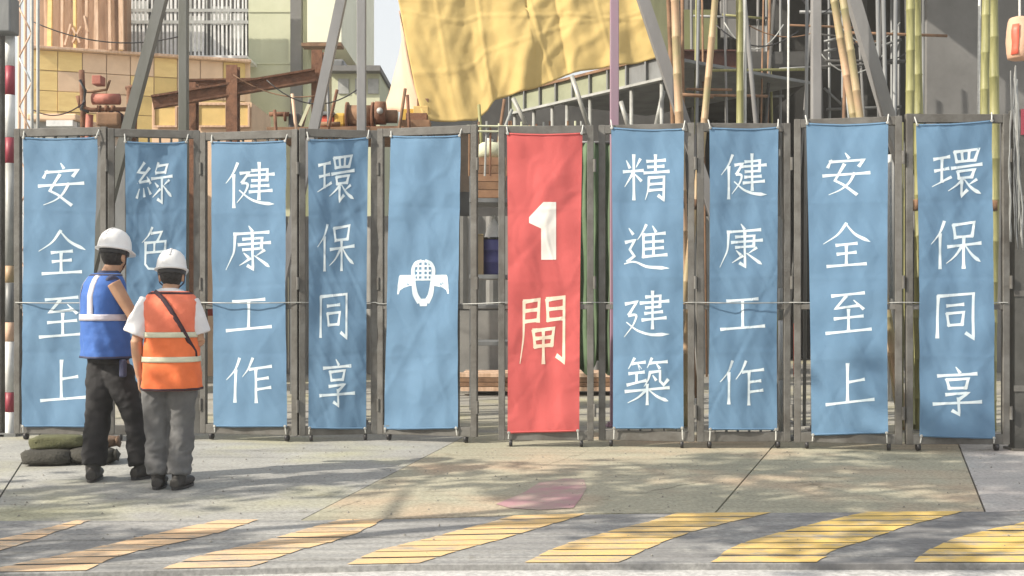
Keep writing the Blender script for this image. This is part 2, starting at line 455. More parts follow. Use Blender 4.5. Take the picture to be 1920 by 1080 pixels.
def stripe(left, right):
    def xat(pl, y):
        pl = sorted(pl, key=lambda p: p[1])
        if y <= pl[0][1]: a_, b_ = pl[0], pl[1]
        elif y >= pl[-1][1]: a_, b_ = pl[-2], pl[-1]
        else:
            for a_, b_ in zip(pl[:-1], pl[1:]):
                if a_[1] <= y <= b_[1]: break
        return a_[0] + (b_[0] - a_[0]) * (y - a_[1]) / (b_[1] - a_[1])
    def cross(pl, s_):
        y = 1010.0
        for _ in range(30):
            y = .5 * y + .5 * rib_y(xat(pl, y), s_)
        return xat(pl, y), y
    bm = bmesh.new()
    for k in range(NRIB):
        s0, s1 = (k + .06) / NRIB, (k + .94) / NRIB
        rows = []
        for s_ in (s0, (s0 + s1) / 2, s1):
            l, r = G(*cross(left, s_)), G(*cross(right, s_))
            n = 6
            row = []
            for q in range(n + 1):
                p = l.lerp(r, q / n)
                if q in (0, n): p.x += rnd.uniform(-.008, .008)
                # follow the rib line between the two edges
                row.append(bm.verts.new((p.x, p.y, RIBZ[k] + .004)))
            rows.append(row)
        for r0, r1 in zip(rows[:-1], rows[1:]):
            for q in range(6): bm.faces.new((r0[q], r0[q + 1], r1[q + 1], r1[q]))
    bmesh.ops.recalc_face_normals(bm, faces=bm.faces)
    for f in bm.faces:
        if f.normal.z < 0: f.normal_flip()
    obj('painted_stripe', bm, M_yellow, strip)
stripe([(-260, 1062), (-170, 1045), (-80, 1028), (10, 1010), (90, 990)], [(-100, 1062), (-20, 1040), (30, 1024), (72, 1010), (130, 990)])
stripe([(-20, 1068), (80, 1048), (160, 1032), (224, 1016), (300, 1000), (392, 980)], [(165, 1068), (210, 1048), (268, 1032), (338, 1016), (410, 1000), (470, 980)])
stripe([(305, 1066), (355, 1048), (420, 1032), (490, 1016), (550, 1000), (622, 979)], [(470, 1063), (514, 1048), (562, 1032), (623, 1016), (672, 1000), (712, 979)])
stripe([(650, 1058), (710, 1032), (775, 1016), (843, 1000), (905, 984), (960, 968)], [(780, 1058), (863, 1032), (925, 1016), (980, 1000), (1035, 984), (1092, 966)])
stripe([(985, 1054), (1030, 1032), (1075, 1016), (1130, 1000), (1205, 982), (1268, 963)], [(1160, 1054), (1210, 1032), (1245, 1016), (1290, 1000), (1362, 982), (1440, 963)])
stripe([(1335, 1053), (1360, 1034), (1395, 1018), (1456, 1000), (1530, 982), (1612, 963)], [(1535, 1053), (1565, 1032), (1618, 1016), (1660, 1000), (1720, 982), (1796, 962)])
stripe([(1715, 1053), (1735, 1036), (1775, 1016), (1823, 1000), (1900, 985), (1990, 962)], [(1935, 1053), (1965, 1032), (2010, 1016), (2060, 1000), (2120, 982), (2190, 961)])

# apron slabs, parted by open joints
def lerp2(line, t):
    return line[0] + (line[1] - line[0]) * t
gap = 0.006
jl = [(G(-1200, 978), G(-700, 822)), (G(-30, 978), G(70, 822)), (G(560, 977), G(862, 823)), (G(1340, 962), G(1452, 833)), (G(1848, 961), G(1796, 830)), (G(3000, 957), G(2700, 840))]
apron = thing('apron_pavement', None, None)
del_tag = apron; apron['kind'] = 'structure'
def on_back(p):
    """the strip's back edge a bit behind"""
    return Vector((p.x, p.y + 0.01, 0))
def extend(line, y):
    a, b = line
    t = (y - a.y) / (b.y - a.y)
    return a + (b - a) * t
for i in range(5):
    l0, l1 = jl[i], jl[i + 1]
    y0a, y0b = l0[0].y + 0.014, l1[0].y + 0.014
    poly = [extend(l0, y0a), extend(l1, y0b), extend(l1, 10.75), extend(l0, 10.75)]
    # bring in the back edge vertices of the strip so nothing overlaps
    mids = [p for p in be if poly[0].x + 0.1 < p.x < poly[1].x - 0.1]
    pl = [Vector((poly[0].x + gap, poly[0].y, 0))] + [Vector((p.x, p.y + 0.014, 0)) for p in mids] + [Vector((poly[1].x - gap, poly[1].y, 0)), Vector((poly[2].x - gap, poly[2].y, 0)), Vector((poly[3].x + gap, poly[3].y, 0))]
    bm = bmesh.new()
    prism(bm, [(p.x, p.y) for p in pl], -0.15, -0.002 * (i % 2))
    obj('slab', bm, [M_slab, M_slab, M_slabw, M_slabw, M_side][i], apron)
# faded red patch painted on the third slab
bm = bmesh.new()
pp = [(1010, 905), (1060, 897), (1095, 898), (1100, 915), (1088, 935), (1075, 952), (1010, 956), (955, 952), (930, 945), (985, 922)]
bm.faces.new([bm.verts.new(G(*p, 0.0035)) for p in pp])
bmesh.ops.recalc_face_normals(bm, faces=bm.faces)
for f in bm.faces:
    if f.normal.z < 0: f.normal_flip()
obj('paint_patch', bm, M_patch, apron)
# fine cracks and grit on the apron
rnd = random.Random(31)
ck = bmesh.new()
for (x0, y0, x1, y1) in ((1000, 880, 1128, 838), (300, 940, 470, 905), (1480, 900, 1640, 935), (700, 930, 600, 965), (1180, 930, 1330, 900), (420, 850, 560, 838)):
    a_, b_ = G(x0, y0), G(x1, y1)
    prev = None
    for q in range(25):
        p = a_.lerp(b_, q / 24) + Vector((.05 * noise.noise(Vector((q * .35, x0, 0))), .08 * noise.noise(Vector((q * .3, y0, 3))), 0))
        w_ = .004 * (1 - abs(q / 12 - 1)) + .001
        cur = (ck.verts.new((p.x, p.y - w_, .0028)), ck.verts.new((p.x, p.y + w_, .0028)))
        if prev: ck.faces.new((prev[0], cur[0], cur[1], prev[1]))
        prev = cur
for f in ck.faces:
    f.normal_update()
    if f.normal.z < 0: f.normal_flip()
obj('crack', ck, M_joint, apron)
gb = bmesh.new()
for i in range(520):
    x_, y_ = rnd.uniform(-4.2, 4.4), 5.5 + 4.2 * rnd.random() ** .8
    r_ = rnd.uniform(.003, .009)
    vs_ = [gb.verts.new((x_ + r_ * math.cos(t) * rnd.uniform(.7, 1.3), y_ + r_ * math.sin(t) * rnd.uniform(.7, 1.3), .001)) for t in (0, 1.6, 3.1, 4.7)]
    tp = gb.verts.new((x_, y_, r_ * 1.1))
    for q in range(4): gb.faces.new((vs_[q], vs_[(q + 1) % 4], tp))
tag(obj('grit', gb, mat('grit_stone', (.30, .29, .26), (.14, .135, .12), 9, .9)), 'scattered grit and small stones on the concrete apron', 'grit', kind='stuff')
sheet('site_ground', [(-60, 10.77), (60, 10.77), (60, 70), (-60, 70)], -0.004, M_site)

# ------------------------------------------------------------------ brush characters (x right, y down, 0..100)
D, P_, N_, H_ = 'd', 'p', 'n', 'h'     # dot, falling left, falling right, plain
CH = {
 'an': [(D, (48, 1), (55, 12)), (D, (21, 17), (14, 34)), (H_, (18, 22), (84, 16), (75, 30)), (H_, (46, 27), (28, 63), (44, 72), (70, 94)), (P_, (66, 46), (57, 68), (40, 84), (16, 95)), (H_, (5, 53), (95, 45))],
 'quan': [(P_, (50, 2), (35, 27), (5, 48)), (N_, (50, 4), (66, 27), (97, 44)), (H_, (31, 51), (70, 47)), (H_, (33, 71), (68, 67)), (H_, (50, 50), (50, 94)), (H_, (13, 98), (88, 93))],
 'zhi': [(H_, (18, 12), (80, 6)), (H_, (45, 13), (25, 40), (70, 34)), (D, (60, 22), (79, 42)), (H_, (23, 63), (78, 58)), (H_, (50, 43), (50, 92)), (H_, (7, 95), (94, 88))],
 'shang': [(H_, (46, 5), (46, 90)), (H_, (48, 46), (78, 41)), (H_, (5, 94), (97, 87))],
 'lu': [(H_, (24, 3), (8, 24), (25, 26)), (H_, (37, 15), (9, 48), (37, 43)), (D, (31, 34), (40, 49)), (D, (11, 62), (4, 82)), (D, (22, 60), (24, 79)), (D, (33, 58), (40, 73)),
        (P_, (61, 3), (53, 24)), (H_, (60, 10), (85, 7), (79, 26)), (H_, (55, 26), (80, 24)), (H_, (44, 39), (98, 34)), (H_, (71, 36), (71, 93), (60, 86)), (D, (52, 48), (60, 57)), (P_, (66, 63), (46, 81)), (P_, (90, 43), (76, 54)), (N_, (74, 55), (97, 81))],
 'se': [(P_, (42, 1), (33, 19), (14, 35)), (H_, (40, 14), (68, 11), (56, 32)), (H_, (22, 36), (78, 32), (76, 56)), (H_, (48, 36), (47, 56)), (H_, (24, 58), (76, 55)), (H_, (24, 36), (23, 84), (32, 94), (62, 96), (92, 92), (95, 75))],
 'jian': [(P_, (26, 3), (18, 25), (1, 47)), (H_, (18, 29), (18, 99)), (H_, (54, 18), (86, 15), (85, 38)), (H_, (44, 29), (99, 25)), (H_, (54, 40), (86, 38)), (H_, (53, 52), (88, 50)), (H_, (50, 65), (95, 61)), (H_, (69, 1), (69, 81)),
          (H_, (32, 25), (48, 22), (35, 45)), (P_, (35, 46), (49, 44), (42, 66), (25, 89)), (N_, (30, 62), (50, 81), (72, 89), (101, 91))],
 'kang': [(D, (50, 1), (57, 12)), (H_, (20, 19), (91, 14)), (P_, (22, 19), (20, 60), (3, 97)), (H_, (38, 30), (78, 27), (77, 50)), (H_, (29, 42), (95, 37)), (H_, (38, 53), (77, 50)), (H_, (58, 21), (58, 95), (47, 88)), (D, (39, 60), (48, 69)), (P_, (53, 72), (30, 87)), (P_, (83, 54), (66, 66)), (N_, (62, 66), (95, 91))],
 'gong': [(H_, (17, 22), (83, 17)), (H_, (50, 21), (50, 80)), (H_, (3, 85), (97, 77))],
 'zuo': [(P_, (28, 3), (20, 27), (1, 49)), (H_, (20, 29), (20, 97)), (P_, (57, 3), (49, 24), (35, 43)), (H_, (50, 27), (95, 21)), (H_, (64, 26), (64, 99)), (H_, (66, 49), (89, 46)), (H_, (66, 71), (94, 67))],
 'huan': [(H_, (5, 21), (35, 17)), (H_, (7, 45), (33, 41)), (H_, (20, 20), (20, 68)), (P_, (38, 59), (1, 77)), (H_, (46, 8), (50, 28)), (H_, (46, 8), (93, 4), (86, 26)), (H_, (60, 8), (62, 26)), (H_, (75, 7), (74, 26)), (H_, (50, 28), (86, 26)), (H_, (40, 41), (99, 35)),
          (H_, (52, 48), (54, 62)), (H_, (52, 48), (85, 45), (80, 60)), (H_, (54, 62), (80, 60)), (P_, (62, 64), (50, 76), (33, 87)), (H_, (60, 70), (60, 98), (71, 87)), (P_, (89, 66), (74, 76)), (N_, (66, 65), (80, 84), (99, 95))],
 'bao': [(P_, (28, 3), (20, 27), (1, 49)), (H_, (20, 29), (20, 99)), (H_, (46, 11), (50, 38)), (H_, (46, 11), (87, 6), (82, 34)), (H_, (50, 36), (82, 34)), (H_, (36, 55), (99, 49)), (H_, (66, 37), (66, 99)), (P_, (62, 56), (50, 76), (33, 89)), (N_, (70, 55), (82, 74), (99, 87))],
 'tong': [(H_, (16, 10), (15, 95)), (H_, (16, 10), (85, 5), (84, 96), (70, 86)), (H_, (34, 30), (66, 27)), (H_, (34, 46), (37, 70)), (H_, (34, 46), (67, 43), (63, 68)), (H_, (37, 70), (63, 68))],
 'xiang': [(D, (48, 0), (55, 11)), (H_, (15, 19), (87, 13)), (H_, (32, 26), (36, 44)), (H_, (32, 27), (71, 23), (66, 42)), (H_, (36, 44), (66, 42)), (H_, (30, 57), (71, 52), (54, 66)), (H_, (53, 64), (54, 97), (42, 90)), (H_, (5, 77), (97, 70))],
 'jing': [(D, (7, 15), (14, 30)), (P_, (37, 11), (28, 29)), (H_, (1, 39), (43, 35)), (H_, (23, 3), (23, 97)), (P_, (22, 40), (3, 71)), (D, (26, 44), (39, 57)), (H_, (52, 15), (91, 11)), (H_, (54, 27), (88, 24)), (H_, (46, 40), (99, 35)), (H_, (70, 1), (70, 38)), (P_, (56, 50), (55, 76), (48, 97)), (H_, (56, 50), (89, 47), (88, 96), (77, 88)), (H_, (57, 64), (88, 61)), (H_, (57, 77), (88, 74))],
 'jin': [(P_, (50, 1), (42, 18), (31, 33)), (H_, (44, 20), (44, 70)), (D, (64, 3), (71, 15)), (H_, (44, 23), (91, 18)), (H_, (44, 38), (87, 35)), (H_, (44, 53), (87, 49)), (H_, (44, 69), (95, 64)), (H_, (66, 20), (66, 66)), (D, (12, 9), (21, 21)), (H_, (5, 39), (25, 34), (14, 54), (24, 68), (9, 80)), (N_, (2, 85), (24, 78), (50, 91), (101, 93))],
 'jianb': [(H_, (50, 12), (81, 9), (80, 32)), (H_, (38, 25), (99, 20)), (H_, (50, 35), (80, 32)), (H_, (48, 47), (85, 43)), (H_, (42, 61), (93, 56)), (H_, (64, 0), (64, 79)), (H_, (5, 27), (30, 22), (12, 50)), (P_, (12, 52), (32, 48), (22, 72), (2, 97)), (N_, (7, 66), (30, 84), (60, 93), (101, 91))],
 'zhu': [(P_, (22, 1), (9, 23)), (H_, (18, 12), (45, 9)), (D, (30, 13), (35, 23)), (P_, (60, 1), (50, 21)), (H_, (56, 11), (93, 8)), (D, (70, 12), (77, 22)), (H_, (11, 33), (43, 30)), (H_, (27, 32), (27, 52)), (H_, (7, 57), (47, 48)), (P_, (56, 31), (54, 46), (43, 61)), (H_, (56, 31), (78, 28), (78, 50), (86, 58), (95, 47)), (D, (62, 37), (69, 47)), (H_, (3, 71), (97, 64)), (H_, (50, 57), (50, 99)), (P_, (46, 70), (32, 84), (8, 95)), (N_, (54, 69), (72, 84), (96, 93))],
 'zha': [(P_, (14, 6), (13, 60), (6, 99)), (H_, (14, 6), (43, 3), (41, 36)), (H_, (15, 20), (41, 18)), (H_, (14, 36), (41, 34)), (H_, (58, 4), (60, 35)), (H_, (58, 3), (91, 0), (90, 97), (77, 89)), (H_, (60, 18), (90, 16)), (H_, (60, 34), (90, 32)), (H_, (32, 50), (35, 74)), (H_, (32, 50), (71, 47), (67, 72)), (H_, (34, 62), (68, 60)), (H_, (35, 74), (67, 72)), (H_, (51, 48), (51, 99))],
}
WID = 5.6
def stroke_pts(st):
    """centre points and half widths of one brush stroke"""
    k, pts = st[0], [Vector((p[0], p[1])) for p in st[1:]]
    dense = []
    for a, b in zip(pts[:-1], pts[1:]):
        n = max(2, int((b - a).length / 4))
        for j in range(n):
            dense.append(a.lerp(b, j / n))
    dense.append(pts[-1])
    if k in (P_, N_) and len(pts) > 2:         # round the bends
        for _ in range(6):
            dense = [dense[0]] + [(dense[i - 1] + dense[i] * 2 + dense[i + 1]) / 4 for i in range(1, len(dense) - 1)] + [dense[-1]]
    n = len(dense) - 1
    out = []
    for i, p in enumerate(dense):
        t = i / n
        if k == D: w = 0.35 + 0.85 * t
        elif k == P_: w = 1.1 - 0.85 * t
        elif k == N_: w = 0.45 + 1.1 * t if t < 0.82 else 1.35 * (1 - t) / 0.18 + 0.1
        else: w = 0.92 + 0.42 * (abs(2 * t - 1) ** 4)
        out.append((p, w * WID / 2))
    return out

def ribbon(bm, samples, place, off):
    """samples: [(Vector2, halfwidth)] in the 0..100 box; place(x, y, off) -> point on the cloth"""
    L_, R_ = [], []
    n = len(samples)
    for i, (p, w) in enumerate(samples):
        a = samples[max(0, i - 1)][0]; b = samples[min(n - 1, i + 1)][0]
        d = (b - a)
        d = d.normalized() if d.length > 1e-6 else Vector((1, 0))
        if 0 < i < n - 1:
            d1 = (p - a).normalized(); d2 = (b - p).normalized()
            c = max(0.55, math.sqrt(max(0.0, (1 + d1.dot(d2)) / 2)))
            w = w / c
        nn = Vector((-d.y, d.x))
        e = 0.0
        if i == 0: e = -0.5 * w
        if i == n - 1: e = 0.5 * w
        q = p + d * e
        L_.append(bm.verts.new(place(q.x + nn.x * w, q.y + nn.y * w, off)))
        R_.append(bm.verts.new(place(q.x - nn.x * w, q.y - nn.y * w, off)))
    for i in range(n - 1):
        bm.faces.new((L_[i], L_[i + 1], R_[i + 1], R_[i]))

def char_mesh(key, place):
    bm = bmesh.new()
    for i, st in enumerate(CH[key]):
        ribbon(bm, stroke_pts(st), place, 0.0014 + 0.0001 * i)
    return bm

# ------------------------------------------------------------------ gate leaves and banners
class Leaf: pass
LEAVES = []
def gate_leaf(pl, pr, Yl, Yr, ztop, label, bars=6):
    a = W(pl, HOR, Yl); b = W(pr, HOR, Yr)
    a.z = b.z = 0
    d = b - a
    w = d.length
    rz = math.atan2(d.y, d.x)
    root = thing('gate_leaf', label, 'gate', a, rz, 'folding steel gate leaves')
    zb, s, t = 0.055, 0.060, 0.05
    obj('stile', boxbm((0.004, -t / 2, zb), (s, t / 2, ztop), bevel=0.004), M_gate, root)
    obj('stile', boxbm((w - s, -t / 2, zb), (w - 0.004, t / 2, ztop), bevel=0.004), M_gate, root)
    obj('top_rail', boxbm((s, -t / 2 + .002, ztop - 0.075), (w - s, t / 2 - .002, ztop - .002), bevel=0.004), M_gate, root)
    obj('bottom_rail', boxbm((s, -t / 2 + .002, zb + .002), (w - s, t / 2 - .002, zb + 0.085), bevel=0.004), M_gate, root)
    obj('middle_rail', boxbm((s, -t / 2 + .004, 1.19), (w - s, t / 2 - .004, 1.235), bevel=0.003), M_gate, root)
    n = bars
    for i in range(n):
        x = s + (w - 2 * s) * (i + 1) / (n + 1)
        obj('upright_bar', boxbm((x - .009, -.009, zb + .085), (x + .009, .009, ztop - .075)), M_gate, root)
    for z in (0.32, 1.42, ztop - 0.35):
        obj('hinge', tubebm([(w + .004, -.03, z - .055), (w + .004, -.03, z + .055)], 0.014, 8), M_gate, root)
    for x in (0.11, w - 0.11):
        wheel = tubebm([(x - .014, 0, .034), (x + .014, 0, .034)], 0.032, 14)
        obj('castor', wheel, M_black, root, True)
    lf = Leaf(); lf.a, lf.b, lf.d, lf.w, lf.rz, lf.root = a, b, d.normalized(), w, rz, root
    lf.pl, lf.pr, lf.Yl, lf.Yr = pl, pr, Yl, Yr
    lf.n = Vector((lf.d.y, -lf.d.x, 0))          # towards the camera
    LEAVES.append(lf)
    return lf

def leaf_point(lf, px, py):
    """where the sight line through a pixel meets the leaf plane"""
    dirv = Vector(((px - 960) / F, 1, -(py - HOR) / F))
    o = Vector((0, 0, CAMZ))
    t = (lf.a - o).dot(lf.n) / dirv.dot(lf.n)
    return o + dirv * t

BN = 0
def banner(lf, tl, tr, bl, br, chars, label, m, cy, cs, cxs=None, ink=None, group='vertical cloth banners tied to the gate', calm=0.78, extra=None):
    """tl..br: pixel corners; chars: keys; cy: pixel y of each character's centre; cs: character size in px"""
    global BN
    BN += 1
    rnd = random.Random(100 + BN)
    C = [leaf_point(lf, *p) for p in (tl, tr, bl, br)]
    wm = (C[1] - C[0]).length; hm = (C[2] - C[0]).length
    ph = [rnd.uniform(0, 6.28) for _ in range(6)]
    sg = rnd.choice((-1, 1))
    BN_ = BN
    creases = [(.5, c_ + rnd.uniform(-.01, .01), rnd.uniform(-.012, .012), rnd.choice((-1, 1)) * .0022, .010) for c_ in (.25, .5, .75)]
    creases += [(rnd.uniform(.1, .9), rnd.uniform(.05, .95), rnd.choice((-1, 1)) * rnd.uniform(.15, .5), rnd.choice((-1, 1)) * rnd.uniform(.002, .004), rnd.uniform(.012, .03)) for _ in range(6)]
    def disp(u, v):
        e = math.sin(math.pi * min(max(u, 0), 1)) * 0.5 + 0.5
        k = 0.040
        k += calm * 0.012 * math.sin(2 * math.pi * (0.8 * u + 0.9 * v) + ph[0])
        k += calm * 0.0065 * e * math.sin(2 * math.pi * (1.6 * u * sg + 2.3 * v) + ph[1])
        k += calm * 0.0038 * math.sin(2 * math.pi * (0.4 * u + 6.2 * v) + ph[2])
        k += calm * 0.0030 * e * math.sin(2 * math.pi * (3.4 * u - 1.5 * v * sg) + ph[3])
        r1 = u - 0.0; r2 = 1 - u                      # folds running in from the top corners
        k += 0.006 * math.exp(-((v - r1 * 0.35) / 0.035) ** 2) * (1 - u)
        k += 0.006 * math.exp(-((v - r2 * 0.42) / 0.035) ** 2) * u * (0.4 + 0.6 * (sg > 0))
        k += 0.010 * calm * noise.noise(Vector((u * 2.2 + BN_ * 7.3, v * 6.5, 0.3)))
        for (cu, cv, sl, am, wd) in creases:               # sharp fold lines left from packing and pulling
            d = (v - cv) - sl * (u - cu)
            k += am * max(0.0, 1 - abs(d) / wd)
        q = noise.noise(Vector((u * 3.2 + v * 4.5 * sg + BN_, v * 7.0 - u * 2.0, BN_ * 3.1)))
        k += 0.0035 * max(0.0, 1 - abs(q) * 6.0)
        return k
    def surf(u, v, off=0.0):
        top = C[0].lerp(C[1], u); bot = C[2].lerp(C[3], u)
        p = top.lerp(bot, v)
        p = p + lf.n * (disp(u, v) + off)
        # edges pulled in between the ties
        pull = 0.006 * math.sin(math.pi * v) * (1 if u < 0.5 else -1) * abs(2 * u - 1) ** 2
        p = p + lf.d * pull
        p.z -= 0.010 * math.sin(math.pi * u) * (1 - 2 * abs(v - 0.5)) * 0
        if v < 0.02: p.z -= 0.012 * math.sin(math.pi * u)
        return p
    root = thing('banner', label, 'banner', C[2].lerp(C[3], 0.5), 0, group)
    inv = Matrix.Translation(-root.location)
    bm = bmesh.new()
    nu, nv = 36, 150
    g = [[bm.verts.new(inv @ surf(i / nu, j / nv)) for i in range(nu + 1)] for j in range(nv + 1)]
    for j in range(nv):
        for i in range(nu):
            bm.faces.new((g[j][i], g[j][i + 1], g[j + 1][i + 1], g[j + 1][i]))
    cl = obj('cloth', bm, m, root, True)
    # hems top and bottom
    for v0 in (0.004, 0.996):
        hb = bmesh.new()
        tube(hb, [inv @ surf(i / 12, v0, 0.002) for i in range(13)], 0.006, 6)
        obj('hem', hb, m, root, True)
    # cords at the corners and two thin side cords
    for (u, v, dx, dz) in ((0.01, 0.003, -0.012, 0.075), (0.99, 0.003, 0.012, 0.075), (0.02, 0.997, -0.004, -0.10), (0.98, 0.997, 0.004, -0.10)):
        p = surf(u, v, 0.004)
        q = p + lf.d * dx + Vector((0, 0, dz)) - lf.n * (0.03 if dz > 0 else 0.01)
        if dz < 0: q.z = max(0.07, q.z)
        ey = bmesh.new(); lathe(ey, [(.006, 0), (.013, .0), (.013, .003), (.006, .003)], 12, M=Matrix.Translation(inv @ (p + lf.n * .004)) @ lf.n.to_track_quat('Z', 'Y').to_matrix().to_4x4())
        obj('eyelet', ey, M_lgalv, root, True)
        obj('tie_cord', tubebm([inv @ p, inv @ p.lerp(q, 0.5) + lf.n * 0.004, inv @ q], 0.0055, 6), M_rope, root)
    # characters
    if chars:
        for i, key in enumerate(chars):
            yc = cy[i]
            xc = cxs[i] if cxs else (tl[0] + tr[0]) / 2
            cc = cs[i] if isinstance(cs, list) else cs
            sx, sy = cc if isinstance(cc, tuple) else (cc, cc)
            def place(x, y, off, xc=xc, yc=yc):
                px = xc + (x - 50) / 100 * sx; py = yc + (y - 50) / 100 * sy
                q = leaf_point(lf, px, py)
                v = (C[0].z - q.z) / (C[0].z - C[2].z)
                xl = (C[0].lerp(C[2], v) - lf.a).dot(lf.d); xr = (C[1].lerp(C[3], v) - lf.a).dot(lf.d)
                u = ((q - lf.a).dot(lf.d) - xl) / (xr - xl)
                return inv @ surf(u, v, off)
            if key == 'one':
                b2 = bmesh.new()
                poly = [(54, 0), (98, 0), (98, 100), (46, 100), (46, 36), (4, 48), (4, 26), (30, 16)]
                rows = 16
                # numeral as horizontal slices so that it follows the cloth
                def xr_at(y):
                    L0 = 46.0 if y >= 36 else (4 if 26 <= y else max(4, 54 - y * 50 / 26.0))
                    if 36 <= y < 48: L0 = 4 + (y - 36) / 12.0 * 42 if y > 36 else 4
                    return L0, 98
                prev = None
                for q in range(0, 73):
                    r = q / 72 * 100
                    if r < 26: l = 54 - (r / 26.0) * 50
                    elif r < 37: l = 4
                    elif r < 46: l = 4 + (r - 36) / 10.0 * 42
                    else: l = 46
                    row = [b2.verts.new(place(l + (98 - l) * k / 14, r, 0.0022)) for k in range(15)]
                    if prev:
                        for k in range(14):
                            b2.faces.new((prev[k], prev[k + 1], row[k + 1], row[k]))
                    prev = row
                obj('printed_numeral', b2, M_one, root, True)
            elif key == 'emblem':
                bb = bmesh.new()
                def poly(rows_, off):
                    prev = None
                    for (y, l, r) in rows_:
                        row = [bb.verts.new(place(l + (r - l) * k / 5, y, off)) for k in range(6)]
                        if prev:
                            for k in range(5):
                                bb.faces.new((prev[k], prev[k + 1], row[k + 1], row[k]))
                        prev = row
                def rib(pts, w0, w1, off):
                    pts = [Vector(p) for p in pts]
                    dn = []
                    for a, b in zip(pts[:-1], pts[1:]):
                        for j in range(5): dn.append(a.lerp(b, j / 5))
                    dn.append(pts[-1])
                    for _ in range(4):
                        dn = [dn[0]] + [(dn[i - 1] + dn[i] * 2 + dn[i + 1]) / 4 for i in range(1, len(dn) - 1)] + [dn[-1]]
                    n = len(dn) - 1
                    ribbon(bb, [(p, w0 + (w1 - w0) * i / n) for i, p in enumerate(dn)], place, off)
                # two broad level arms with thin drooping tips
                poly([(33, 6, 36), (37, 4, 36), (48, 3, 36), (56, 2, 32), (60, 2, 14), (66, 1.5, 6), (74, 1, 4)], 0.0015)
                poly([(33, 64, 94), (37, 64, 96), (48, 64, 97), (56, 68, 98), (60, 86, 98), (66, 94, 98.5), (74, 96, 99)], 0.0015)
                # body: a hollow U running down to a blunt foot
                rib([(32, 44), (34, 62), (36, 76), (43, 90)], 3.6, 5.5, 0.0018)
                rib([(68, 44), (66, 62), (64, 76), (57, 90)], 3.6, 5.5, 0.0020)
                poly([(84, 38, 62), (90, 41, 59), (95, 43, 57), (100, 44, 56)], 0.0022)
                # head: rounded crest of upright and level lines
                rib([(32, 44), (30, 20), (36, 6), (46, 3)], 3.4, 3.0, 0.0024)
                rib([(68, 44), (70, 20), (64, 6), (55, 3)], 3.4, 3.0, 0.0026)
                rib([(50, 3), (50, 44)], 2.6, 2.6, 0.0028)
                for k_, (y, l, r) in enumerate(((14, 37, 64), (24, 37, 64), (34, 37, 64), (43, 34, 67))):
                    rib([(l, y), (r, y)], 2.0, 2.0, 0.0030 + 0.0002 * k_)
                rib([(41, 8), (41, 44)], 1.6, 1.6, 0.0040)
                rib([(59, 8), (59, 44)], 1.6, 1.6, 0.0042)
                obj('printed_emblem', bb, M_ink, root)
            else:
                obj('printed_character', char_mesh(key, place), ink or M_ink, root)
    return root

J = [(28, 10.22), (202, 10.10), (376, 10.24), (560, 10.04), (708, 10.18), (896, 9.94)]
lab = ['leftmost grey steel gate leaf, behind the banner beside the man in blue',
       'grey steel gate leaf behind the banner half hidden by both men',
       'grey steel gate leaf right beside the man in the orange vest',
       'narrow grey steel gate leaf, second to the left of the opening by the red banner',
       'grey steel gate leaf carrying the banner with the emblem, left of the opening',
       'grey steel gate leaf behind the red banner',
       'grey steel gate leaf next to the red banner, on its right',
       'grey steel gate leaf second from the red banner on the right',
       'grey steel gate leaf second from the right end of the gate',
       'rightmost grey steel gate leaf at the end of the gate']
def zt(py, Y): return CAMZ + (HOR - py) * Y / F
tops = [240, 243, 246, 243, 238]
LV = []
for i in range(5):
    (pl, Yl), (pr, Yr) = J[i], J[i + 1]
    LV.append(gate_leaf(pl, pr, Yl, Yr, zt(tops[i], (Yl + Yr) / 2), lab[i], 6))
RK = [(934, 1114, 9.72, 9.68, 236), (1122, 1303, 9.74, 9.60, 233), (1306, 1482, 9.60, 9.62, 231), (1488, 1692, 9.60, 9.42, 221), (1697, 1892, 9.42, 9.44, 214)]
for i, (pl, pr, Yl, Yr, tp) in enumerate(RK):
    LV.append(gate_leaf(pl, pr, Yl, Yr, zt(tp, (Yl + Yr) / 2), lab[5 + i], 6))

AQ = ['an', 'quan', 'zhi', 'shang']; JK = ['jian', 'kang', 'gong', 'zuo']; HB = ['huan', 'bao', 'tong', 'xiang']; JJ = ['jing', 'jin', 'jianb', 'zhu']
banner(LV[0], (48, 258), (188, 258), (46, 800), (172, 800), AQ, 'blue banner with four white characters, leftmost on the gate beside the man in blue', M_banner, [347, 473, 594, 714], (94, 84), [120, 120, 121, 123])
banner(LV[1], (236, 266), (352, 266), (238, 802), (350, 802), ['lu', 'se'], 'dark blue banner whose lower half is hidden behind the two men', M_banner, [346, 468], (70, 82), [290, 292])
banner(LV[2], (400, 266), (540, 264), (403, 800), (541, 800), JK, 'blue banner with white characters just right of the man in orange', M_banner, [347, 466, 590, 713], (90, 86), [472, 470, 470, 472])
banner(LV[3], (577, 262), (690, 258), (578, 803), (686, 804), HB, 'narrow dark blue banner between the banner with an emblem and the one by the men', M_banner, [338, 465, 592, 717], (70, 88), [629, 629, 625, 631])
banner(LV[4], (735, 255), (866, 254), (722, 805), (861, 803), ['emblem'], 'blue banner bearing only a white emblem, left of the gate opening', M_banner, [531], (100, 88), [796], calm=0.9)
banner(LV[5], (951, 250), (1092, 250), (952, 812), (1086, 808), ['one', 'zha'], 'red banner with a large numeral one, in the middle of the gate', M_red, [434, 621], [(54, 108), (98, 124)], [1017, 1018], ink=M_inkw)
banner(LV[6], (1147, 240), (1283, 242), (1150, 803), (1282, 803), JJ, 'blue banner with white characters immediately right of the red banner', M_banner, [332, 464, 590, 715], (86, 88), [1212, 1212, 1212, 1214])
banner(LV[7], (1328, 240), (1457, 239), (1327, 805), (1455, 806), JK, 'blue banner with white characters, second to the right of the red banner', M_banner, [332, 462, 588, 716], (86, 84), [1392, 1388, 1390, 1390])
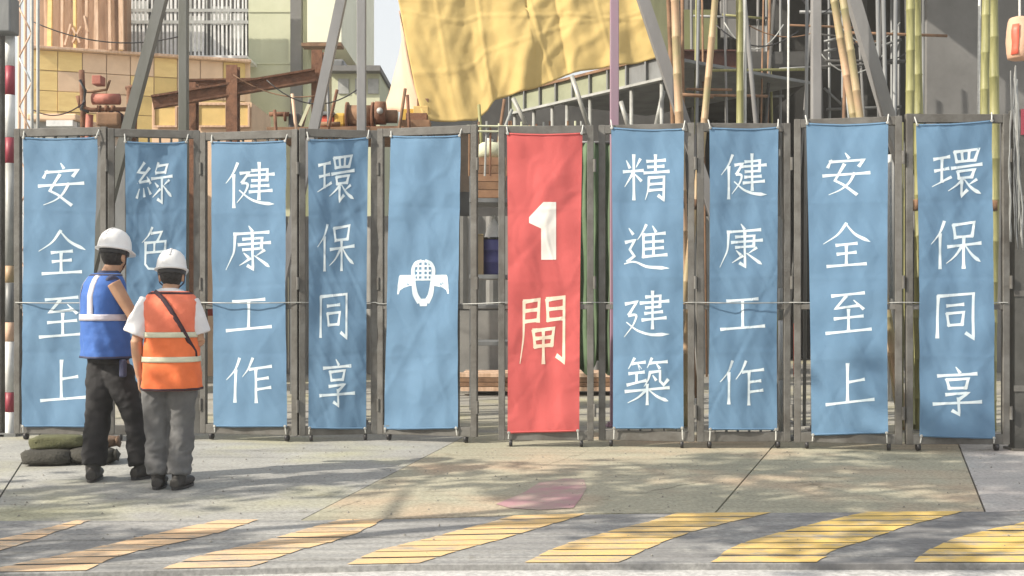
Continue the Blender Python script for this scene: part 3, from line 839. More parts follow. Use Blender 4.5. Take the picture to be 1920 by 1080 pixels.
banner(LV[8], (1511, 232), (1664, 230), (1521, 816), (1664, 812), AQ, 'wide blue banner with white characters, second from the right end of the gate', M_banner, [328, 460, 588, 722], (96, 84), [1586, 1586, 1590, 1592])
banner(LV[9], (1714, 234), (1857, 226), (1722, 818), (1862, 822), HB, 'blue banner with white characters at the right end of the gate', M_banner, [328, 460, 592, 732], (96, 90), [1790, 1788, 1788, 1790])

# one long cord strung along the whole gate at chest height
pts = []
for i, lf in enumerate(LV):
    for t in (0.03, 0.25, 0.5, 0.75, 0.97):
        p = lf.a.lerp(lf.b, t)
        front = i in (2, 7, 0)
        off = 0.085 if (front and 0.1 < t < 0.9) else (0.036 if t in (0.03, 0.97) else 0.03)
        off = off if t in (0.03, 0.97) or front else 0.002
        pts.append(Vector((p.x, p.y, CAMZ + 0.0 - 0.006 * math.sin(math.pi * t) + (-0.012 if i == 4 else 0.0))) + lf.n * off)
tag(obj('cord', tubebm(pts, 0.0048, 6), M_lgalv), 'long pale cord strung across the gate leaves at chest height', 'cord')

# ------------------------------------------------------------------ the site behind the gate
def xbox(name, x0, x1, Y, depth, z0, z1, m, parent=None, bevel=0.0, off=(0, 0, 0)):
    """box given by the pixel columns of its front face"""
    a = (x0 - 960) * Y / F; b = (x1 - 960) * Y / F
    return obj(name, boxbm((a - off[0], Y - off[1], z0 - off[2]), (b - off[0], Y + depth - off[1], z1 - off[2]), bevel=bevel), m, parent)
def Z(py, Y): return CAMZ + (HOR - py) * Y / F
def X(px, Y): return (px - 960) * Y / F

# formwork wall of ply panels, far left
Y0 = 25.0
root = thing('formwork_wall', 'wall of yellow plywood formwork panels in the left background', 'formwork', (X(60, Y0), Y0, 0), math.atan2(1.5, X(470, 26.5) - X(60, Y0)))
Lw = math.hypot(1.5, X(470, 26.5) - X(60, Y0))
obj('wall', boxbm((0, 0.06, 0), (Lw, 0.5, Z(92, Y0))), M_ply2, root)
pw, phh = 0.515, 0.455
rnd = random.Random(3)
zt0 = Z(92, Y0)
meshes = {}
ncol = int(Lw / pw)
for r in range(6):
    for c in range(ncol):
        m = rnd.choice([M_ply, M_ply, M_ply3, M_ply2]) if c < 7 else rnd.choice([M_ply3, M_ply3, M_ply, M_ply2])
        if 2 <= c - 0 <= 3 and r < 3: m = M_ply2
        key = m.name
        if key not in meshes:
            bm = boxbm((0.008, 0, 0.008), (pw - .008, 0.045, phh - .008), bevel=0.006)
            me = bpy.data.meshes.new('panel'); bm.to_mesh(me); bm.free(); me.materials.append(m)
            meshes[key] = me
        o = bpy.data.objects.new('panel', meshes[key]); COL.objects.link(o); o.parent = root
        o.location = (c * pw + 0.02, rnd.uniform(-.012, .012), zt0 - (r + 1) * phh)
obj('ledge', boxbm((0, -0.16, zt0 - .002), (Lw, 0.5, zt0 + 0.06), bevel=.01), M_timber, root)
# timber uprights above it
root = thing('timber_framing', 'row of pale timber uprights above the yellow formwork wall', 'timber frame', (0, 0, 0))
Yt = 25.35
zb = Z(92, Y0) + 0.06
for px, w, dy in [(66, 7, 0), (80, 6, .2), (93, 8, 0), (108, 8, .25), (117, 5, 0), (130, 6, .2), (141, 5, 0), (152, 9, .2), (163, 5, 0), (171, 6, .25), (182, 7, 0), (199, 10, .2), (207, 5, 0), (219, 6, .25), (228, 8, 0)]:
    x = X(px, Yt); ww = w * Yt / F
    t_ = rnd.uniform(-.06, .06)
    obj('upright', barbm((x, Yt + dy, zb), (x + t_, Yt + dy, zb + 2.6), ww, 0.07), M_timber if rnd.random() < .8 else M_ply, root)
for a, b in (((122, 85), (133, 45)), ((136, 80), (152, 50)), ((150, 80), (136, 52)), ((165, 60), (158, 30))):
    obj('brace', barbm(W(*a, Yt - .06), W(*b, Yt - .06), 0.05, 0.04), M_timber, root)
obj('head_plate', boxbm((X(58, Yt), Yt - .05, zb + 1.15), (X(236, Yt), Yt - .01, zb + 1.25)), M_timber, root)
xbox('backing', 56, 238, 26.2, 0.3, zb - .3, 9.0, mat('brown_shutter', (0.42, 0.27, 0.18), (0.22, 0.13, 0.08), 1.4, .9, stretch=(3, 1, .5)), root)

# white barred balcony
root = thing('barred_balcony', 'white barred balcony in front of dark openings, upper left background', 'balcony', (0, 0, 0))
Yb = 27.2
zb0 = Z(110, Yb)
k = 0
for i in range(31):
    px = 240 + i * 7.4
    x = X(px, Yb)
    z0 = Z(100 + (px - 240) * 0.05, Yb)
    obj('bar', barbm((x, Yb, z0), (x + rnd.uniform(-.02, .02), Yb, 9.2), 0.035 * rnd.choice((1, 1, 1.5)), 0.03), M_white if rnd.random() < .75 else M_lgalv, root)
for py in (20, 42):
    obj('rail', boxbm((X(238, Yb), Yb - .04, Z(py + 3, Yb)), (X(466, Yb), Yb - .02, Z(py - 3, Yb))), M_lgalv, root)
obj('sill', boxbm((X(238, Yb), Yb - .25, Z(113, Yb)), (X(468, Yb), Yb + .8, Z(108, Yb))), M_white, root)
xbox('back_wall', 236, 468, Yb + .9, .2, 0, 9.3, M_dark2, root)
for x0, x1, y0, y1 in ((246, 275, 2, 40), (352, 380, 30, 96), (395, 430, 12, 46), (436, 456, 25, 100)):
    obj('shutter', boxbm((X(x0, Yb + .8), Yb + .8, Z(y1, Yb + .8)), (X(x1, Yb + .8), Yb + .88, Z(y0, Yb + .8))), M_lgalv, root)

# pale building
root = thing('concrete_building', 'pale greenish concrete building left of the white gap of sky', 'building', (0, 0, 0))
Yc = 28.0
obj('wall', boxbm((X(466, Yc), Yc, 0), (X(578, Yc), Yc + 6, 12)), M_conc, root)
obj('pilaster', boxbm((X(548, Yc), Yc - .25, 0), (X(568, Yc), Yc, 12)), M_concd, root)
obj('upper_wall', boxbm((X(576, 27.4), 27.4, Z(79, 27.4)), (X(640, 27.4), 33.9, 12)), M_concb, root)
obj('soffit_beam', boxbm((X(565, 27.3), 27.3, Z(86, 27.3)), (X(640, 27.3), 27.7, Z(80, 27.3))), M_wood, root)
obj('lower_wall', boxbm((X(579, 29), 29, 0), (X(626, 29), 33, Z(88, 29))), mat('beige_render', (0.50, 0.42, 0.30), (0.40, 0.36, 0.25), .8, .9), root)
for i in range(5):
    z = 12 - 1.3 * i - 2.2
    obj('joint_band', boxbm((X(466, Yc), Yc - .02, z), (X(547, Yc), Yc, z + .05)), M_conc, root)
root = thing('low_grey_shed', 'low grey green shed roof behind the winch, below the sky gap', 'shed', (0, 0, 0))
Ys = 24
obj('wall', boxbm((X(622, Ys), Ys, 0), (X(712, Ys), Ys + 4, Z(135, Ys))), M_conc, root)
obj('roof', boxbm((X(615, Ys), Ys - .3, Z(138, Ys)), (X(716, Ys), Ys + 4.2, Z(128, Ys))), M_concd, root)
obj('water_tank', boxbm((X(618, Ys), Ys - .1, Z(128, Ys)), (X(646, Ys), Ys + 1, Z(112, Ys)), bevel=.05), M_galv, root)
for x0 in (634, 666, 690):
    obj('window', boxbm((X(x0, Ys), Ys - .03, Z(176, Ys)), (X(x0 + 20, Ys), Ys + .05, Z(148, Ys))), M_lgalv, root)

# rusty walings and king posts
def steel(name, label, a, b, Y1, Y2, w, h, m, cat, flange=0.0):
    root = thing(name, label, cat)
    p, q = W(*a, Y1), W(*b, Y2)
    if flange <= 0:
        obj('shaft', barbm(p, q, w, h), m, root)
        d = (q - p).normalized()
        obj('end_plate', barbm(p - d * .012, p, w * 1.25, h * 1.25), m, root)
    else:
        s, u = frame(q - p)
        obj('web', barbm(p, q, w * .2, h - .03), m, root)
        for k in (-1, 1):
            obj('flange', barbm(p + u * k * h / 2, q + u * k * h / 2, w, .03), m, root)
    return root
steel('rusty_beam', 'long rusty steel beam rising to the right above the left gate leaves', (286, 192), (592, 141), 17, 17.6, .16, .17, M_rust, 'steel beam', 1)
steel('rusty_beam', 'short level rusty beam just above the long sloping one', (346, 158), (484, 156), 18.2, 18.4, .15, .12, M_rust, 'steel beam', 1)
steel('rusty_post', 'rusty steel post standing behind the third banner from the left', (437, 760), (437, 124), 17.3, 17.3, .17, .17, M_rust, 'steel post', 1)
steel('rusty_post', 'rusty steel post at the upper end of the sloping beam', (596, 770), (596, 96), 17.8, 17.8, .17, .19, M_rust, 'steel post', 1)
steel('rusty_post', 'rusty steel post close to the grey post on the left', (362, 760), (362, 156), 17.4, 17.4, .13, .15, M_rust, 'steel post', 1)
# formwork box under the beam
root = thing('formwork_box', 'plywood formwork box with raised frames under the rusty beams', 'formwork', (0, 0, 0))
Yf = 19.0
obj('carcass', boxbm((X(285, Yf), Yf, 0), (X(472, Yf), Yf + 1.5, Z(192, Yf))), M_ply2, root)
for x0, x1 in ((292, 330), (372, 424), (428, 466)):
    a0, a1, z0, z1 = X(x0, Yf), X(x1, Yf), Z(236, Yf), Z(198, Yf)
    o = obj('panel', boxbm((a0, Yf - .03, z0), (a1, Yf, z1)), M_ply3, root)
    for lo, hi in (((a0 - .03, Yf - .06, z0 - .03), (a1 + .03, Yf - .03, z0)), ((a0 - .03, Yf - .06, z1), (a1 + .03, Yf - .03, z1 + .03)), ((a0 - .03, Yf - .06, z0), (a0, Yf - .03, z1)), ((a1, Yf - .06, z0), (a1 + .03, Yf - .03, z1))):
        obj('batten', boxbm(lo, hi), M_timber, o)

# red oxide drilling rig top
root = thing('drilling_rig', 'red and rusty drilling rig rising behind the two leftmost banners', 'machine', (0, 0, 0))
Yr = 15.0
def T(pts, r, m, name, par=None, seg=10, Y=Yr):
    return obj(name, tubebm([W(a, b, Y + (c[0] if c else 0)) for (a, b, *c) in pts], r, seg), m, par or root, True)
obj('base', boxbm((X(150, Yr), Yr, 0), (X(250, Yr), Yr + 1.2, Z(238, Yr) - .25), bevel=.03), M_galv, root)
T([(156, 300), (156, 200), (153, 132)], .038, M_rust, 'upright')
T([(164, 300), (168, 215)], .05, M_rustred, 'ram')
T([(243, 300), (242, 165)], .035, M_rust, 'upright')
T([(250, 300, .3), (256, 165, .3)], .03, M_rust, 'upright')
obj('tank', tubebm([W(174, 186, Yr), W(224, 186, Yr)], .075, 16), M_rustred, root, True)
obj('gauge_box', boxbm((X(176, Yr), Yr - .08, Z(160, Yr)), (X(193, Yr), Yr + .1, Z(143, Yr)), bevel=.01), M_rustred, root)
T([(150, 172), (175, 172), (200, 168), (206, 150)], .018, M_wood, 'hose')
T([(146, 180), (150, 200), (170, 206), (238, 205)], .03, M_rust, 'crossbar')
T([(150, 150, -.1), (160, 170, -.1), (158, 190, -.1), (152, 205, -.1), (166, 210, -.1)], .02, M_black, 'hose')
T([(185, 208), (195, 220), (215, 205), (228, 215), (232, 235)], .02, M_strap, 'hose')
T([(236, 166), (262, 160)], .03, M_rust, 'crossbar')
obj('motor', boxbm((X(184, Yr), Yr - .1, Z(238, Yr)), (X(228, Yr), Yr + .3, Z(212, Yr)), bevel=.03), M_wood, root)
for px in (186, 200, 212):
    T([(px, 208, -.02), (px, 198, -.02)], .03, M_rust, 'valve')

# white vent roof bit low on the left
root = thing('site_cabin', 'white topped site cabin low behind the leftmost banner', 'cabin', (0, 0, 0))
Yv = 16.5
obj('wall', boxbm((X(62, Yv), Yv, 0), (X(146, Yv), Yv + 2, Z(228, Yv))), M_lgalv, root)
obj('roof', boxbm((X(58, Yv), Yv - .15, Z(228, Yv)), (X(150, Yv), Yv + 2.1, Z(216, Yv)), bevel=.02), M_ply2, root)
obj('fascia', boxbm((X(96, Yv), Yv - .18, Z(240, Yv)), (X(145, Yv), Yv - .002, Z(229, Yv))), M_white, root)

# work platform with winch
root = thing('work_platform', 'timber work platform carrying the winch behind the emblem banner', 'platform', (0, 0, 0))
Yp = 14.0
zd = Z(238, Yp)
for i in range(6):
    obj('deck_board', boxbm((X(500, Yp), Yp + i * .25, zd - .045), (X(805, Yp), Yp + i * .25 + .24, zd), bevel=.004), M_wood, root)
for px in (510, 640, 795):
    for yy in (0.05, 1.35):
        obj('leg', barbm((X(px, Yp), Yp + yy, 0), (X(px, Yp), Yp + yy, zd - .05), .07, .07), M_galv, root)
root = thing('winch', 'rusty cable winch with round drum on the platform beside a grey post', 'winch', (0, 0, 0))
yd = Yp + .45
for px, r in ((652, .19), (700, .19)):
    obj('flange', tubebm([(X(px, yd) - .015, yd, zd + .2), (X(px, yd) + .015, yd, zd + .2)], r, 24), M_rust, root, True)
obj('drum', tubebm([(X(653, yd), yd, zd + .2), (X(699, yd), yd, zd + .2)], .15, 24), M_wood, root, True)
obj('gear_case', tubebm([(X(705, yd), yd - .05, zd + .24), (X(724, yd), yd - .05, zd + .24)], .15, 20), M_rust, root, True)
obj('motor', tubebm([(X(722, yd), yd - .02, zd + .2), (X(745, yd), yd - .02, zd + .2)], .085, 16), M_wood, root, True)
obj('hub', tubebm([(X(716, yd), yd - .24, zd + .24), (X(716, yd), yd - .17, zd + .24)], .04, 14), M_lgalv, root, True)
obj('bed', boxbm((X(645, yd), yd - .2, zd + .001), (X(760, yd), yd + .3, zd + .05)), M_rust, root)
root = thing('generator', 'red and yellow generator on the work platform left of the winch', 'generator', (0, 0, 0))
yg = Yp + .3
obj('frame', boxbm((X(592, yg), yg, zd + .001), (X(650, yg), yg + .5, zd + .05)), M_rust, root)
obj('engine', boxbm((X(596, yg), yg + .05, zd + .05), (X(624, yg), yg + .45, zd + .2), bevel=.03), M_redo, root)
obj('fuel_tank', boxbm((X(624, yg), yg + .05, zd + .05), (X(648, yg), yg + .45, zd + .24), bevel=.04), M_yellowm, root)
obj('cover', boxbm((X(594, yg), yg + .02, zd + .2), (X(626, yg), yg + .47, zd + .25), bevel=.015), M_galv, root)
obj('exhaust', tubebm([(X(600, yg), yg - .02, zd + .08), (X(638, yg), yg - .02, zd + .08)], .03, 10), M_wood, root, True)
root = thing('pump', 'black pump with a pipe stub at the left end of the work platform', 'pump', (0, 0, 0))
yq = Yp + .5
obj('body', boxbm((X(540, yq), yq, zd), (X(562, yq), yq + .3, zd + .26), bevel=.03), M_black, root)
obj('outlet_pipe', tubebm([W(505, 214, yq), W(542, 214, yq)], .03, 10), M_rust, root, True)
obj('valve_wheel', tubebm([W(533, 219, yq), W(536, 219, yq)], .06, 14), M_rust, root, True)
obj('pipe', tubebm([W(567, 236, yq), W(575, 205, yq), W(582, 186, yq)], .02, 10), M_galv, root, True)
obj('guard', barbm(W(563, 236, yq), W(580, 196, yq), .05, .04), M_conc, root)
root = thing('timber_crib', 'heap of brown and ochre timber blocks at the right end of the platform', 'timber', (0, 0, 0))
yk = Yp + .5
for (x0, x1, y0, y1, m, dy) in ((752, 806, 238, 224, M_wood, 0), (760, 800, 224, 210, M_rust, .05), (748, 772, 224, 196, M_yellowm, .3), (772, 800, 210, 192, M_ply3, .25), (778, 800, 192, 176, M_wood, .3)):
    obj('block', boxbm((X(x0, yk), yk + dy, Z(y0, yk)), (X(x1, yk), yk + dy + .25, Z(y1, yk) - .003), bevel=.006), m, root)

# ------------------------------------------------------------------ the big tan tarpaulin
def poly_at(pl, t):
    """point a share t along a polyline"""
    L_ = [0]
    for a, b in zip(pl[:-1], pl[1:]): L_.append(L_[-1] + math.hypot(b[0] - a[0], b[1] - a[1]))
    d = t * L_[-1]
    for i in range(len(pl) - 1):
        if d <= L_[i + 1] or i == len(pl) - 2:
            f = (d - L_[i]) / max(1e-6, L_[i + 1] - L_[i])
            return (pl[i][0] + (pl[i + 1][0] - pl[i][0]) * f, pl[i][1] + (pl[i + 1][1] - pl[i][1]) * f)
bottom = [(797, 232), (850, 233), (893, 231), (915, 212), (928, 190), (955, 181), (1000, 168), (1040, 152), (1062, 140), (1090, 131), (1150, 122), (1200, 112), (1246, 98)]
top = [(738, -260), (1190, -260)]
left = [(738, -260), (746, 0), (764, 90), (780, 170), (797, 232)]
root = thing('tarpaulin', 'huge tan yellow tarpaulin hanging in folds above the gate', 'tarpaulin', (0, 0, 0))
bm = bmesh.new()
nu, nv = 150, 110
Yt = 15.0
grid = []
for j in range(nv + 1):
    v = j / nv
    row = []
    for i in range(nu + 1):
        u = i / nu
        b_ = poly_at(bottom, u); t_ = (738 + (1190 - 738) * u, -260)
        lx = poly_at(left, v)
        # straight side to side blend, with the left edge kept on its own curve
        px = t_[0] + (b_[0] - t_[0]) * (v ** 1.25 if u > .5 else v)
        px += (lx[0] - (738 + (797 - 738) * v)) * (1 - u)
        py = t_[1] + (b_[1] - t_[1]) * v
        p = W(px, py, Yt)
        hang = v ** 1.5
        y = 0.045 * math.sin(u * 21 + 2.2 * math.sin(v * 3)) * (0.35 + .65 * hang)
        y += 0.022 * math.sin(u * 47 + v * 4) * hang
        y += 0.07 * noise.noise(Vector((u * 4, v * 3.2, 1.7)))
        y += 0.018 * noise.noise(Vector((u * 14, v * 9, 4.7))) + 0.012 * noise.noise(Vector((u * 31, v * 18, 2.7)))
        y -= 0.016 * (1 - abs(noise.noise(Vector((u * 9 + v * 3, v * 5 - u * 2, 9.1))) * 3.2)) if abs(noise.noise(Vector((u * 9 + v * 3, v * 5 - u * 2, 9.1)))) < .31 else 0
        # diagonal pulls towards the raised right corner
        dgn = (u - 0.42) + (v - 1) * 0.35
        y -= 0.08 * math.exp(-(dgn / 0.035) ** 2) * hang
        dgn = (u - 0.64) - (1 - v) * 0.10
        y -= 0.05 * math.exp(-(dgn / 0.03) ** 2) * hang
        for (cu, sl, am, wd) in ((.30, .05, .014, .012), (.55, -.06, .020, .010), (.62, .02, -.016, .010), (.80, -.03, .012, .010), (.13, .03, .010, .010)):
            d = u - cu - sl * (1 - v)
            y -= am * max(0.0, 1 - abs(d) / wd)
        for (cv, sl, am, wd) in ((.55, .05, .008, .010), (.78, -.08, .010, .012), (.68, .22, .012, .010)):
            d = v - cv - sl * (u - .5)
            y -= am * max(0.0, 1 - abs(d) / wd)
        y += 0.5 * (u - .5) + 0.45 * (1 - v)
        row.append(bm.verts.new((p.x, p.y + y, p.z)))
    grid.append(row)
for j in range(nv):
    for i in range(nu):
        bm.faces.new((grid[j][i], grid[j][i + 1], grid[j + 1][i + 1], grid[j + 1][i]))
o = obj('sheet', bm, M_tarp, root, True)
md = o.modifiers.new('thick', 'SOLIDIFY'); md.thickness = 0.012
bm = bmesh.new()
tube(bm, [v_.co for v_ in []] or [Vector((X(738 + 4.5 * i, Yt), Yt + .45 + .5 * (i / 100 - .5), Z(-262, Yt))) for i in range(0, 101, 10)], .05, 10)
obj('hanging_pole', bm, M_galv, root, True)
# turned back edge showing the reverse
bm = bmesh.new()
pl1 = [(749, 20), (765, 95), (781, 172), (797, 226)]; pl2 = [(748, 20), (738, 80), (716, 150), (703, 183)]
g2 = []
for j in range(21):
    a = poly_at(pl1, j / 20); b = poly_at(pl2, j / 20)
    row = []
    for i in range(11):
        u = i / 10
        p = W(a[0] + (b[0] - a[0]) * u, a[1] + (b[1] - a[1]) * u, 15.15)
        row.append(bm.verts.new((p.x, p.y + .9 * u ** 1.4 + .08 * math.sin(u * 9 + j * .3), p.z)))
    g2.append(row)
for j in range(20):
    for i in range(10):
        bm.faces.new((g2[j][i], g2[j + 1][i], g2[j + 1][i + 1], g2[j][i + 1]))
o = obj('turned_edge', bm, M_tarpback, root, True)
md = o.modifiers.new('thick', 'SOLIDIFY'); md.thickness = 0.012

# ------------------------------------------------------------------ sloping steel platform
M_fascia = mat('fascia_green_grey', (0.30, 0.32, 0.22), (0.22, 0.235, 0.16), 2.0, .8)
root = thing('steel_platform', 'grey steel platform on thin posts below the tarpaulin', 'platform', (0, 0, 0))
A0, A1 = W(958, 216, 20.0), W(1252, 144, 16.8)
th = .34
dv = Vector((A1.x - A0.x, A1.y - A0.y, 0)).normalized()
nrm = Vector((-dv.y, dv.x, 0))
def pquad(a, b, z0, z1, dep):
    bm = bmesh.new()
    lo = [a, b, b + nrm * dep, a + nrm * dep]
    vs = [bm.verts.new((p.x, p.y, zz + (q - p.z) * 0)) for zz, q in ((0, 0),) for p in []]
    V = [bm.verts.new((p.x, p.y, z)) for z in (z0, z1) for p in lo]
    for f in ((3, 2, 1, 0), (4, 5, 6, 7), (0, 1, 5, 4), (1, 2, 6, 5), (2, 3, 7, 6), (3, 0, 4, 7)):
        bm.faces.new([V[i] for i in f])
    return bm
zp = (A0.z + A1.z) / 2
obj('lower_flange', pquad(A0 - nrm * .06, A1 - nrm * .06, zp - .02, zp + .02, .12), M_lgalv, root)
obj('deck', pquad(A0 + nrm * .1, A1 + nrm * .1, zp + th - .05, zp + th, 3.2), M_galv, root)
obj('upper_flange', pquad(A0 - nrm * .06, A1 - nrm * .06, zp + th - .002, zp + th + .04, .12), M_wood, root)
Nn = 9
for i in range(Nn):
    a = A0.lerp(A1, i / Nn) + dv * .01; b = A0.lerp(A1, (i + 1) / Nn) - dv * .01
    obj('fascia_panel', pquad(a, b, zp + .02, zp + th - .003, .03), M_fascia if i < 7 else M_galv, root)
for i in range(Nn + 1):
    a = A0.lerp(A1, i / Nn)
    obj('stiffener', pquad(a - dv * .015 - nrm * .05, a + dv * .015 - nrm * .05, zp + .02, zp + th - .003, .05), M_galv, root)
for t in (.03, .17, .30, .40, .55, .8, .97):
    p = A0.lerp(A1, t)
    obj('leg', tubebm([(p.x, p.y + .05, 0), (p.x, p.y + .05, zp - .02)], .03, 10), M_lgalv, root, True)
for a, b in (((1072, 142), (1106, 245)), ((962, 184), (992, 245)), ((1164, 190), (1180, 245)), ((1244, 170), (1228, 245))):
    obj('brace', tubebm([W(*a, 17.0), W(*b, 17.0)], .035, 10), M_lgalv, root, True)
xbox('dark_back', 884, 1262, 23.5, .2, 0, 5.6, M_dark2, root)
root = thing('brick_building', 'distant brown brick building low behind the tarpaulin', 'building', (0, 0, 0))
obj('wall', boxbm((X(640, 34), 34, 0), (X(1000, 34), 40, 6.4)), mat('brown_brick', (.24, .17, .12), (.17, .12, .085), 3, .9, bump=.2), root)
obj('parapet', boxbm((X(638, 34), 33.9, 6.4), (X(1002, 34), 34.3, 6.75)), M_concd, root)
for i_ in range(4):
    obj('window', boxbm((X(690 + i_ * 75, 34), 33.95, 3.2), (X(690 + i_ * 75, 34) + .8, 34.1, 4.6)), M_dark2, root)
# netting scraps and clutter along the gate top
rnd = random.Random(11)
root = thing('rebar_cage', 'tangle of thin rebar ends and ties just above the gate by the red banner', 'rebar', (0, 0, 0))
for i in range(16):
    px = 880 + i * 14 + rnd.uniform(-4, 4)
    obj('rebar', tubebm([W(px, 330, 12.4), W(px + rnd.uniform(-6, 6), 226 + rnd.uniform(0, 12), 12.4)], .011, 6), rnd.choice([M_rust, M_conc, M_lgalv, M_wood]), root)
for py in (236, 246):
    obj('tie_bar', tubebm([W(875, py, 12.38), W(1100, py + 3, 12.38)], .012, 6), M_conc, root)

# ------------------------------------------------------------------ dark building frame on the right
root = thing('unfinished_building', 'unlit concrete building frame behind the bamboo poles on the right', 'building', (0, 0, 0))
obj('end_net', boxbm((X(1195, 24.4), 24.4, 0), (X(1263, 24.4), 24.5, 10.5)), mat('olive_net', (.21, .22, .13), (.15, .16, .09), 1.5, .9, stretch=(3, 1, .5)), root)
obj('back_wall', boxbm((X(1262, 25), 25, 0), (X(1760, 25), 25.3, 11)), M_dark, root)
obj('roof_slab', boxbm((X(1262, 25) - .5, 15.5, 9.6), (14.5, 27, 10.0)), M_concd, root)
obj('floor_slab', boxbm((X(1262, 24), 19.5, Z(150, 22) - .3), (X(1440, 24), 25, Z(150, 22))), M_dark2, root)
for px in (1290, 1450, 1600):
    obj('column', boxbm((X(px, 24), 24, 0), (X(px + 26, 24), 24.5, 9.6)), M_dark2, root)
for (x0, x1, y0, y1, m) in ((1282, 1345, 18, 94, mat('olive_sheet', (.20, .21, .10), (.15, .16, .08), 1.5, .9)), (1408, 1444, 48, 100, M_concd), (1352, 1400, 0, 70, M_concd), (1548, 1590, 20, 110, M_black)):
    obj('infill_panel', boxbm((X(x0, 23.6), 23.6, Z(y1, 23.6)), (X(x1, 23.6), 23.75, Z(y0, 23.6))), m, root)
o = thing('concrete_wall', 'plain grey concrete wall behind the rightmost banner', 'wall', (0, 0, 0))
obj('panel', boxbm((X(1738, 20), 20, 0), (X(1848, 20), 20.4, 9.6)), M_concd, o)
obj('panel', boxbm((X(1849, 20), 20.03, 0), (X(2150, 20), 20.4, 9.6)), M_concd, o)
steel('oxide_beam', 'dark red steel beam level behind the bamboo on the right', (1262, 112), (1386, 112), 19, 19.2, .2, .28, M_beam, 'steel beam', 1)
root = thing('scaffold', 'grey tube scaffold in the dark building on the right', 'scaffold', (0, 0, 0))
for px in (1300, 1362, 1418, 1440, 1462, 1558, 1580, 1672, 1684):
    obj('standard', tubebm([(X(px, 21), 21, 0), (X(px, 21) + rnd.uniform(-.05, .05), 21, 9)], .026, 8), M_galv if px > 1430 else M_concd, root, True)
for (x0, x1, y0, y1) in ((1264, 1446, 137, 140), (1545, 1580, 78, 70), (1545, 1568, 96, 92), (1640, 1690, 90, 74), (1300, 1440, 30, 34), (1550, 1690, 205, 200), (1420, 1470, 180, 180)):
    obj('ledger', tubebm([W(x0, y0, 20.93), W(x1, y1, 20.93)], .026, 8), M_galv, root, True)
obj('brace', tubebm([W(1545, 165, 20.9), W(1582, 200, 20.9)], .024, 8), M_galv, root, True)
for px, py in ((1300, 137), (1362, 138), (1418, 139)):
    obj('coupler', boxbm((X(px, 20.9) - .05, 20.87, Z(py, 20.9) - .05), (X(px, 20.9) + .05, 20.97, Z(py, 20.9) + .05), bevel=.01), M_lgalv, root)

rnd = random.Random(77)
root = thing('bamboo_scaffold', 'tangle of thin bamboo and tube scaffold deep behind the right hand gate leaves', 'scaffold', (0, 0, 0))
for i in range(26):
    Yq = rnd.uniform(13.5, 19.5)
    px = rnd.uniform(1275, 1730)
    t_ = rnd.uniform(-14, 14) if rnd.random() < .7 else rnd.uniform(-60, 60)
    yb_ = HOR + F * CAMZ / Yq - 2
    obj('standard', tubebm([W(px - t_ * .6, yb_, Yq), W(px + t_, -40, Yq)], rnd.uniform(.014, .028), 7), rnd.choice([M_galv, M_galv, M_bam, M_wood, M_concd, M_dark2]), root, True)
for i in range(13):
    Yq = rnd.uniform(13.5, 19.5)
    x0 = rnd.uniform(1262, 1600); y0 = rnd.uniform(5, 225)
    obj('ledger', tubebm([W(x0, y0, Yq), W(x0 + rnd.uniform(60, 190), y0 + rnd.uniform(-8, 8), Yq)], rnd.uniform(.014, .024), 7), rnd.choice([M_galv, M_bam, M_wood, M_dark2]), root, True)
for i in range(7):
    Yq = rnd.uniform(13, 17)
    x0 = rnd.uniform(1262, 1600); x1 = x0 + rnd.uniform(60, 160); y0 = rnd.uniform(-20, 120); y1 = y0 + rnd.uniform(-30, 30); sg_ = rnd.uniform(20, 70)
    obj('cable', tubebm([W(x0 + (x1 - x0) * q / 10, y0 + (y1 - y0) * q / 10 + sg_ * 4 * (q / 10) * (1 - q / 10), Yq) for q in range(11)], .009, 6), rnd.choice([M_black, M_lgalv, M_wood]), root, True)
root = thing('green_net', 'green safety net hanging just right of the red banner behind the gate', 'net', (0, 0, 0))
bm = bmesh.new(); prev = None
for i in range(25):
    u = i / 24; px = 1086 + 66 * u
    p0 = W(px, 268, 11.6); p1 = W(px + 4 * math.sin(u * 5), 690 + 14 * math.sin(u * 9), 11.6)
    yy = .05 * math.sin(u * 26)
    cur = [bm.verts.new(p0.lerp(p1, q / 10) + Vector((.01 * math.sin(q * 1.3 + u * 8), yy * (.4 + .06 * q), 0))) for q in range(11)]
    if prev:
        for q in range(10): bm.faces.new((prev[q], prev[q + 1], cur[q + 1], cur[q]))
    prev = cur
o = obj('netting', bm, mat('green_netting', (.16, .24, .14), (.10, .16, .09), 3, .9, transl=.2), root, True)
md = o.modifiers.new('t', 'SOLIDIFY'); md.thickness = .004
obj('hanging_rail', tubebm([W(1080, 267, 11.6), W(1158, 267, 11.6)], .014, 8), M_galv, root, True)
